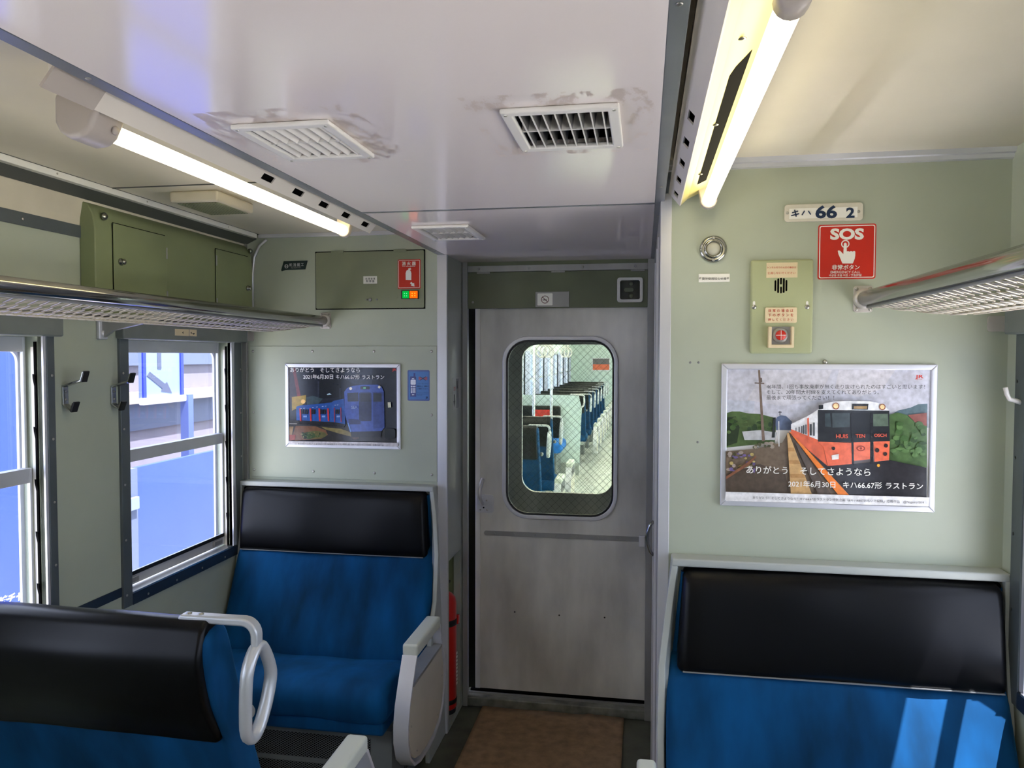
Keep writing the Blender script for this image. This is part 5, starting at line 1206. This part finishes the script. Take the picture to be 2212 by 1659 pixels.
def end_seat(label, xw, xa, yw, s, arm_x):
    """bench fixed to an end wall: xw window end, xa aisle end, s=+1 when the aisle is toward +x"""
    t = thing('bench_seat', label, 'seat', ((xw + xa) / 2, yw - 0.3, 0), 'wall-mounted bench seats at the car end')
    x0, x1 = min(xw, xa), max(xw, xa)
    Y = lambda d: yw - d
    # grey shell: back plate with a rim and a shaped side on the aisle end
    MB().box(x0, x1, Y(0.028), Y(0.0), 0.30, 1.052).build('back_shell', FRAMEG, t)
    MB().box(x0, x1, Y(0.062), Y(0.0), 1.052, 1.074).build('top_rim', FRAMEG, t, bevel=0.005)
    side = [(Y(0), 1.060), (Y(0.060), 1.060), (Y(0.066), 0.96), (Y(0.105), 0.80), (Y(0.145), 0.62), (Y(0.215), 0.50), (Y(0.255), 0.36), (Y(0.25), 0.0), (Y(0.0), 0.0)]
    def lean(mb, k):
        mb.v = [(xw + (x - xw) * (1 + k * min(1, max(0, (1.06 - z) / 0.28)) / abs(xa - xw)), y, z) for x, y, z in mb.v]
        return mb
    lean(MB().prism(side, 'x', xa - s * 0.018, xa), 0.036).build('side_shell', FRAMEG, t, bevel=0.003)
    if True:
        side2 = [(Y(0), 1.060), (Y(0.060), 1.060), (Y(0.066), 0.90), (Y(0.10), 0.70), (Y(0.10), 0.3), (Y(0.0), 0.3)]
        MB().prism(side2, 'x', xw, xw + s * 0.012).build('side_shell', FRAMEG, t)
    bx0, bx1 = (x0 + 0.014, x1 - 0.02) if s > 0 else (x0 + 0.02, x1 - 0.014)
    back = smooth_outline([(Y(0.030), 0.80), (Y(0.10), 0.79), (Y(0.150), 0.70), (Y(0.195), 0.60), (Y(0.240), 0.50), (Y(0.268), 0.42), (Y(0.262), 0.36), (Y(0.20), 0.34), (Y(0.06), 0.36), (Y(0.030), 0.5)], 3)
    lean(loft(back, bx0, bx1, 0.024, 26, 0.0045, 3), 0.034).build('backrest', BLUE, t, smooth=True)
    head = smooth_outline([(Y(0.030), 0.785), (Y(0.088), 0.779), (Y(0.113), 0.790), (Y(0.113), 0.84), (Y(0.104), 0.92), (Y(0.092), 1.00), (Y(0.078), 1.036), (Y(0.050), 1.047), (Y(0.030), 1.03)], 3)
    hx0, hx1 = (bx0 + 0.006, bx1 - 0.012) if s > 0 else (bx0 + 0.012, bx1 - 0.006)
    lean(loft(head, hx0, hx1, 0.022, 16, 0.0016, 5), 0.018).build('headrest', BLACKV, t, smooth=True)
    MB().box(hx0 + 0.01 - (0.012 if s < 0 else 0), hx1 - 0.01 + (0.012 if s > 0 else 0), Y(0.1165), Y(0.111), 0.786, 0.7885).build('piping', STEELD, t)
    bl = lean(MB().box(bx0 + 0.01, bx1 - 0.002, Y(0.052), Y(0.028), 0.76, 1.035), 0.032).build('head_core', BLUE, t)
    cush = smooth_outline([(Y(0.20), 0.40), (Y(0.28), 0.412), (Y(0.40), 0.432), (Y(0.52), 0.445), (Y(0.585), 0.436), (Y(0.615), 0.400), (Y(0.612), 0.345), (Y(0.590), 0.318), (Y(0.50), 0.312), (Y(0.20), 0.312)], 3)
    loft(cush, bx0, bx1 - 0.004, 0.030, 24, 0.0030, 8).build('cushion', BLUE, t, smooth=True)
    MB().box(bx0 + 0.01, bx1 - 0.014, Y(0.598), Y(0.15), 0.275, 0.325).build('cushion_base', BLUE, t, bevel=0.01)
    # heater box with expanded-metal grilles
    yf = Y(0.555)
    hb = MB(); z_rows = ((0.050, 0.135), (0.152, 0.243))
    gx0, gx1 = (x0 + 0.06, x1 - 0.095) if s > 0 else (x0 + 0.095, x1 - 0.06)
    holed(hb, 'y', yf, yf + 0.004, x0 + 0.012, x1 - 0.02, 0.0, 0.276, [(gx0, gx1, a, b) for a, b in z_rows])
    hb.box(x0 + 0.012, x1 - 0.02, Y(0.55), Y(0.03), 0.270, 0.276)
    box_ = hb.build('heater_box', HEATG, t)
    MB().box(gx0 - 0.02, gx1 + 0.02, yf + 0.03, yf + 0.034, 0.03, 0.26).build('dark_interior', BLACK, box_)
    gm_ = MB()
    for a, b in z_rows: mesh_panel(gm_, gx0, gx1, a, b, yf + 0.0005, 0.0145, 0.0085, 0.0011)
    g_ = gm_.build('expanded_metal_grille', HEATG, t, fix=False); g_['kind'] = 'stuff'
    xs_ = xa - s * 0.02
    sv = MB().box(min(xs_, xs_ + s * 0.004), max(xs_, xs_ + s * 0.004), yf, Y(0.03), 0, 0.276).build('heater_side', HEATG, t)
    for r_, zz in enumerate((0.05, 0.085, 0.12)):
        for k in range(6):
            yk = Y(0.42) + k * 0.022 + r_ * 0.03
            MB().prism([(yk, zz), (yk + 0.006, zz), (yk + 0.016, zz + 0.022), (yk + 0.010, zz + 0.022)], 'x', xs_ + s * 0.004, xs_ + s * 0.0045).build('side_slot', BLACK, sv)
    armrest(t, arm_x[0], arm_x[1], yw - 0.225, -1, 0.587 if s > 0 else 0.602)
    return t
end_seat('blue bench seat with black headrest against the left end wall', XL + 0.005, -0.862, YL, 1, (-0.845, -0.790))
end_seat('blue bench seat with black headrest and sun patches under the large poster', XR - 0.005, 0.078, YR, -1, (0.040, -0.012))

def flip_seat(label, x0, x1, arm=True):
    """free-standing two-sided seat facing +y, its back seen from behind; built for the one beside the left window"""
    t = thing('flip_seat', label, 'seat', (-1.3, 1.7, 0), 'free-standing two-sided seats')
    core = smooth_outline([(1.462, 1.020), (1.452, 0.965), (1.478, 0.86), (1.528, 0.76), (1.590, 0.60), (1.650, 0.44), (1.672, 0.38), (1.745, 0.40), (1.728, 0.48), (1.690, 0.60), (1.628, 0.76), (1.578, 0.90), (1.548, 0.99), (1.520, 1.030)], 3)
    loft(core, x0, x1, 0.016, 22, 0.0022, 4).build('backrest', BLUE, t, smooth=True)
    hd_ = smooth_outline([(1.448, 1.018), (1.436, 0.960), (1.462, 0.86), (1.512, 0.775), (1.519, 0.764), (1.529, 0.768), (1.60, 0.80), (1.590, 0.90), (1.556, 0.995), (1.528, 1.040), (1.490, 1.052), (1.462, 1.044)], 3)
    loft(hd_, x0 - 0.002, x1 - 0.012, 0.012, 16, 0.0014, 9).build('headrest', BLACKV, t, smooth=True)
    cu_ = smooth_outline([(1.62, 0.40), (1.70, 0.418), (1.80, 0.436), (1.89, 0.440), (1.945, 0.430), (1.968, 0.40), (1.958, 0.345), (1.90, 0.320), (1.62, 0.318)], 3)
    loft(cu_, x0 + 0.004, x1 + 0.01, 0.028, 20, 0.002, 2).build('cushion', BLUE, t, smooth=True)
    MB().box(x0 + 0.04, x1 - 0.02, 1.60, 1.92, 0.27, 0.322).build('seat_pan', FRAMEG, t, bevel=0.006)
    MB().box(x0 + 0.06, x1 - 0.10, 1.64, 1.90, 0.0, 0.272).build('pedestal', HEATG, t, bevel=0.006)
    # cast grab handle: flat arm over the headrest, bent down, ending in a loop
    hx = x1 + 0.075; yh = 1.492
    arc_ = lambda cx, cz, r, a0, a1: [(cx + r * math.cos(math.radians(a0 + (a1 - a0) * k / 6)), cz + r * math.sin(math.radians(a0 + (a1 - a0) * k / 6))) for k in range(7)]
    gh = MB().prism([(x1 - 0.080, 1.0585), (x1 - 0.087, 1.055), (x1 - 0.088, 1.048), (x1 - 0.085, 1.042)] + arc_(hx - 0.014, 1.020, 0.021, 90, 0) + [(hx + 0.007, 0.985), (hx + 0.023, 0.985)] + arc_(hx - 0.014, 1.021, 0.0375, 0, 90), 'y', yh - 0.014, yh + 0.014)
    g_ = gh.build('grab_handle', HANDLE, t, bevel=0.005, seg=3)
    lp_ = [(yh - 0.006, 0.992), (yh - 0.030, 0.965), (yh - 0.038, 0.93), (yh - 0.036, 0.86), (yh - 0.028, 0.815), (yh - 0.004, 0.795), (yh + 0.026, 0.808), (yh + 0.055, 0.850), (yh + 0.070, 0.895), (yh + 0.066, 0.925), (yh + 0.040, 0.970), (yh + 0.018, 0.992)]
    lp_ = smooth_outline(lp_, 3)
    MB().tube([(hx + 0.014 - (0.988 - z) * 0.05, y, z) for y, z in lp_], 0.0125, 10, closed=True, ell=(0.95, 1.15)).build('handle_loop', HANDLE, t, smooth=True)
    for k in (0.068, 0.040): MB().lathe([(0.0065, 0), (0.006, 0.002), (0.002, 0.0032)], (x1 - k, yh, 1.0578), 'z', 10).build('handle_screw', SCREWM, g_, smooth=True)
    MB().lathe([(0.016, 0), (0.016, 0.02), (0.010, 0.026)], (x1, 1.59, 0.80), 'x', 14).build('pivot_boss', STEELD, t, smooth=True)
    if arm: armrest(t, x1 + 0.118, x1 + 0.174, 1.625, 1, 0.592)
    return t
fsL = flip_seat('blue two-sided seat with black headrest and grey grab handle in front of the left windows', -1.70, -0.905)

# ================================================================ GANGWAY AND THE NEXT CAR SEEN THROUGH THE DOOR PANE
GY = 4.17
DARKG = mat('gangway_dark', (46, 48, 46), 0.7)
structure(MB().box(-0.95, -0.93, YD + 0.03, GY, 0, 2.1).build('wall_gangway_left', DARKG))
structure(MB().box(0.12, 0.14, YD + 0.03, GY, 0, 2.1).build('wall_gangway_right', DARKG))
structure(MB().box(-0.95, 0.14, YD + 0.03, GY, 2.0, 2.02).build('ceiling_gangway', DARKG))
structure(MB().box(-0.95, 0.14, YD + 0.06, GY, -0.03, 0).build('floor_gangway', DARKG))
d2 = thing('door_2', None, None, (-0.41, GY, 0), kind='structure')
nx0, nx1, nz0, nz1 = -0.668, -0.163, 0.862, 1.684
MB().ring(rect_like(-0.93, 0.12, 0.0, 2.0, 8), rrect(nx0, nx1, nz0, nz1, 0.085, 8), 'y', GY, GY + 0.03).build('door_leaf', DOORM, d2)
MB().prism(rrect(nx0 - 0.004, nx1 + 0.004, nz0 - 0.004, nz1 + 0.004, 0.085, 8), 'y', GY + 0.012, GY + 0.016).build('pane', DGLASS, d2)
w2 = wire_mesh(nx0, nx1, nz0, nz1, GY + 0.014, 0.036, 0.0005, 0.085).build('wire_mesh', WIREM, d2, fix=False); w2['kind'] = 'stuff'

N0, N1 = GY + 0.03, 18.4
nwin = [(4.9 + PITCHW * k, 5.56 + PITCHW * k) for k in range(12)]
structure(MB().box(XL, XR, N0, N1, -0.02, 0.0).build('floor_next_car', FLOOR2))
structure(MB().box(XL, XR, N0, N1, 2.2, 2.22).build('ceiling_next_car', CREAM))
structure(holed(MB(), 'x', XL - 0.05, XL, N0, N1, 0, 2.2, [(a, b, WZ0, WZ1) for a, b in nwin]).build('wall_left_next_car', PALEGR))
structure(holed(MB(), 'x', XR, XR + 0.05, N0, N1, 0, 2.2, [(a, b, WZ0, WZ1) for a, b in nwin]).build('wall_right_next_car', PALEGR))
structure(MB().box(XL, XR, N1, N1 + 0.04, 0, 2.2).build('wall_end_next_car', PALEGR))
structure(MB().box(XL, -0.93, N0 - 0.03, N0, 0, 2.2).build('wall_near_next_car_left', PALEGR))
structure(MB().box(0.12, XR, N0 - 0.03, N0, 0, 2.2).build('wall_near_next_car_right', PALEGR))
structure(MB().box(-0.95, 0.14, N0 - 0.03, N0, 2.0, 2.2).build('wall_near_next_car_top', PALEGR))
# simple windows with drawn-back curtains
for k, (a, b) in enumerate(nwin):
    if k < 4: continue
    wn = thing('window_%d' % (20 + k), None, None, (XL, (a + b) / 2, WZ0), kind='structure')
    fr = MB()
    for yy in (a, b - 0.03): fr.box(XL - 0.02, XL + 0.012, yy, yy + 0.03, WZ0, WZ1)
    fr.box(XL - 0.02, XL + 0.012, a, b, 1.25, 1.285).box(XL - 0.02, XL + 0.012, a, b, WZ1 - 0.03, WZ1 + 0.03)
    fr.build('sash', ALU, wn)
    MB().box(XL - 0.03, XL - 0.026, a, b, WZ0, WZ1).build('pane', GLASSM, wn)
    cn = MB(); pts = []
    for i in range(13): pts.append((XL + 0.03 + 0.012 * (i % 2), b + 0.02 + (PITCHW - 0.70) * i / 12))
    cn.prism(pts + [(x + 0.004, y) for x, y in reversed(pts)], 'z', 0.82, 1.70).build('curtain', CURT, wn)
# fluorescent tubes of the next car
for k in range(5):
    for xx, side in ((-1.2, 'left'), (0.2, 'right')):
        nl = thing('fluorescent_light', '%s fluorescent tube along the %s of the next car ceiling' % (('nearest', 'second', 'third', 'fourth', 'farthest')[k], side), 'light', (xx, 5.6 + 2.5 * k, 2.2), 'tubes on the next car ceiling')
        MB().box(xx - 0.05, xx + 0.05, 5.0 + 2.5 * k, 6.25 + 2.5 * k, 2.16, 2.2).build('housing', FIXW, nl)
        MB().tube([(xx, 5.03 + 2.5 * k, 2.135), (xx, 6.2 + 2.5 * k, 2.135)], 0.016, 10).build('tube', TUBEM2, nl, smooth=True)
GN = 'two-sided seats in the next car'
near_l = ('blue seat back nearest the pane in the next car', 'second blue seat back before the door space of the next car')
for i, yy in enumerate((6.18, 7.12)):
    copy_tree(fsL, None, fsL.location + Vector((0.055, yy - 1.49, 0)), near_l[i], GN)
for i in range(7):
    copy_tree(fsL, None, fsL.location + Vector((0.04, 11.4 + 0.93 * i - 1.49, 0)), ['first', 'second', 'third', 'fourth', 'fifth', 'sixth', 'last'][i] + ' black topped seat of the row behind the green partition in the next car', GN)
pt_ = thing('seat_partition', 'pale green partition screen behind the door space of the next car', 'partition', (-1.28, 10.3, 0))
MB().prism([(XL, 0.0), (-0.86, 0.0), (-0.835, 0.75), (-0.825, 0.9), (-0.87, 1.09), (XL, 1.09)], 'y', 10.28, 10.31).build('screen', PALEGR, pt_)
MB().box(XL, -0.86, 10.272, 10.28, 0.0, 0.17).build('kick_plate', FRAMEG, pt_)
MB().tube([(-0.98, 10.27, 1.10), (-0.83, 10.27, 1.10), (-0.795, 10.27, 1.08), (-0.79, 10.27, 1.0), (-0.80, 10.27, 0.955), (-0.835, 10.27, 0.92)], 0.012, 8).build('grab_rail', WHITEP, pt_, smooth=True)
js = thing('bench_seat', 'small blue seat in front of the green partition in the next car', 'seat', (-1.3, 9.9, 0))
MB().box(XL + 0.02, -1.02, 9.55, 10.2, 0.38, 0.52).build('cushion', mat('bright_blue_moquette', (30, 110, 190), 0.9), js, bevel=0.05, seg=3)
MB().box(XL + 0.02, -1.1, 10.12, 10.25, 0.5, 0.95).build('backrest', BLACKV, js, bevel=0.03)
MB().box(XL + 0.1, -1.1, 9.65, 10.2, 0.0, 0.38).build('base', HEATG, js)
MB().box(XL + 0.3, -1.2, 10.11, 10.12, 0.80, 0.90).build('head_label', REDS, js)
for lbl, px, yy in (('bright handrail pole on the far side of the next car seats', 1153, 8.6), ('bright handrail pole just before the green partition in the next car', 1191, 9.3)):
    p = onY(px, 830, yy); o = MB().cyl((p.x, yy, 0), (p.x, yy, 2.2), 0.017, 12).build('handrail_pole', ALU, smooth=True); tag(o, lbl, 'pole', 'handrail poles in the next car')
sr = thing('strap_rail', 'overhead rail carrying the hanging straps in the next car', 'rail', (-1.0, 8.7, 1.96))
XSR = -0.98
MB().cyl((XSR, 7.0, 1.96), (XSR, 10.4, 1.96), 0.014, 8).build('bar', ALU, sr, smooth=True)
for yy in (7.05, 10.35): MB().cyl((XSR, yy, 1.96), (XSR, yy, 2.2), 0.012, 8).build('hanger', ALU, sr, smooth=True)
for i, yy in enumerate((7.3, 7.6, 7.9, 9.5, 9.9)):
    p = Vector((XSR, yy, 1.67))
    sh = thing('hanging_strap', 'white ring strap hanging from the rail, number %s from the nearest in the next car' % ('one', 'two', 'three', 'four', 'five')[i], 'strap', (p.x, yy, p.z), 'hanging straps in the next car')
    MB().tube([(p.x + 0.05 * math.sin(a), yy, p.z + 0.06 * math.cos(a)) for a in [2 * math.pi * k / 16 for k in range(16)]], 0.009, 8, closed=True).build('ring', WHITEP, sh, smooth=True)
    MB().box(p.x - 0.012, p.x + 0.012, yy - 0.003, yy + 0.003, p.z + 0.055, 1.965).build('strap', WHITEP, sh)
np2 = thing('framed_poster', 'orange poster on the far end wall of the next car', 'poster', (-0.98, N1, 1.3))
a_, b_ = onY(1279, 773, N1), onY(1318, 801, N1)
MB().box(a_.x, b_.x, N1 - 0.02, N1, b_.z, a_.z).build('frame', ALU, np2)
MB().box(a_.x + 0.02, b_.x - 0.02, N1 - 0.022, N1 - 0.02, b_.z + 0.02, (a_.z + b_.z) / 2).build('print_lower', mat('poster_orange', (236, 110, 70), 0.4), np2)
MB().box(a_.x + 0.02, b_.x - 0.02, N1 - 0.022, N1 - 0.02, (a_.z + b_.z) / 2, a_.z - 0.02).build('print_upper', mat('poster_grey', (110, 104, 108), 0.4), np2)
flush_texts()
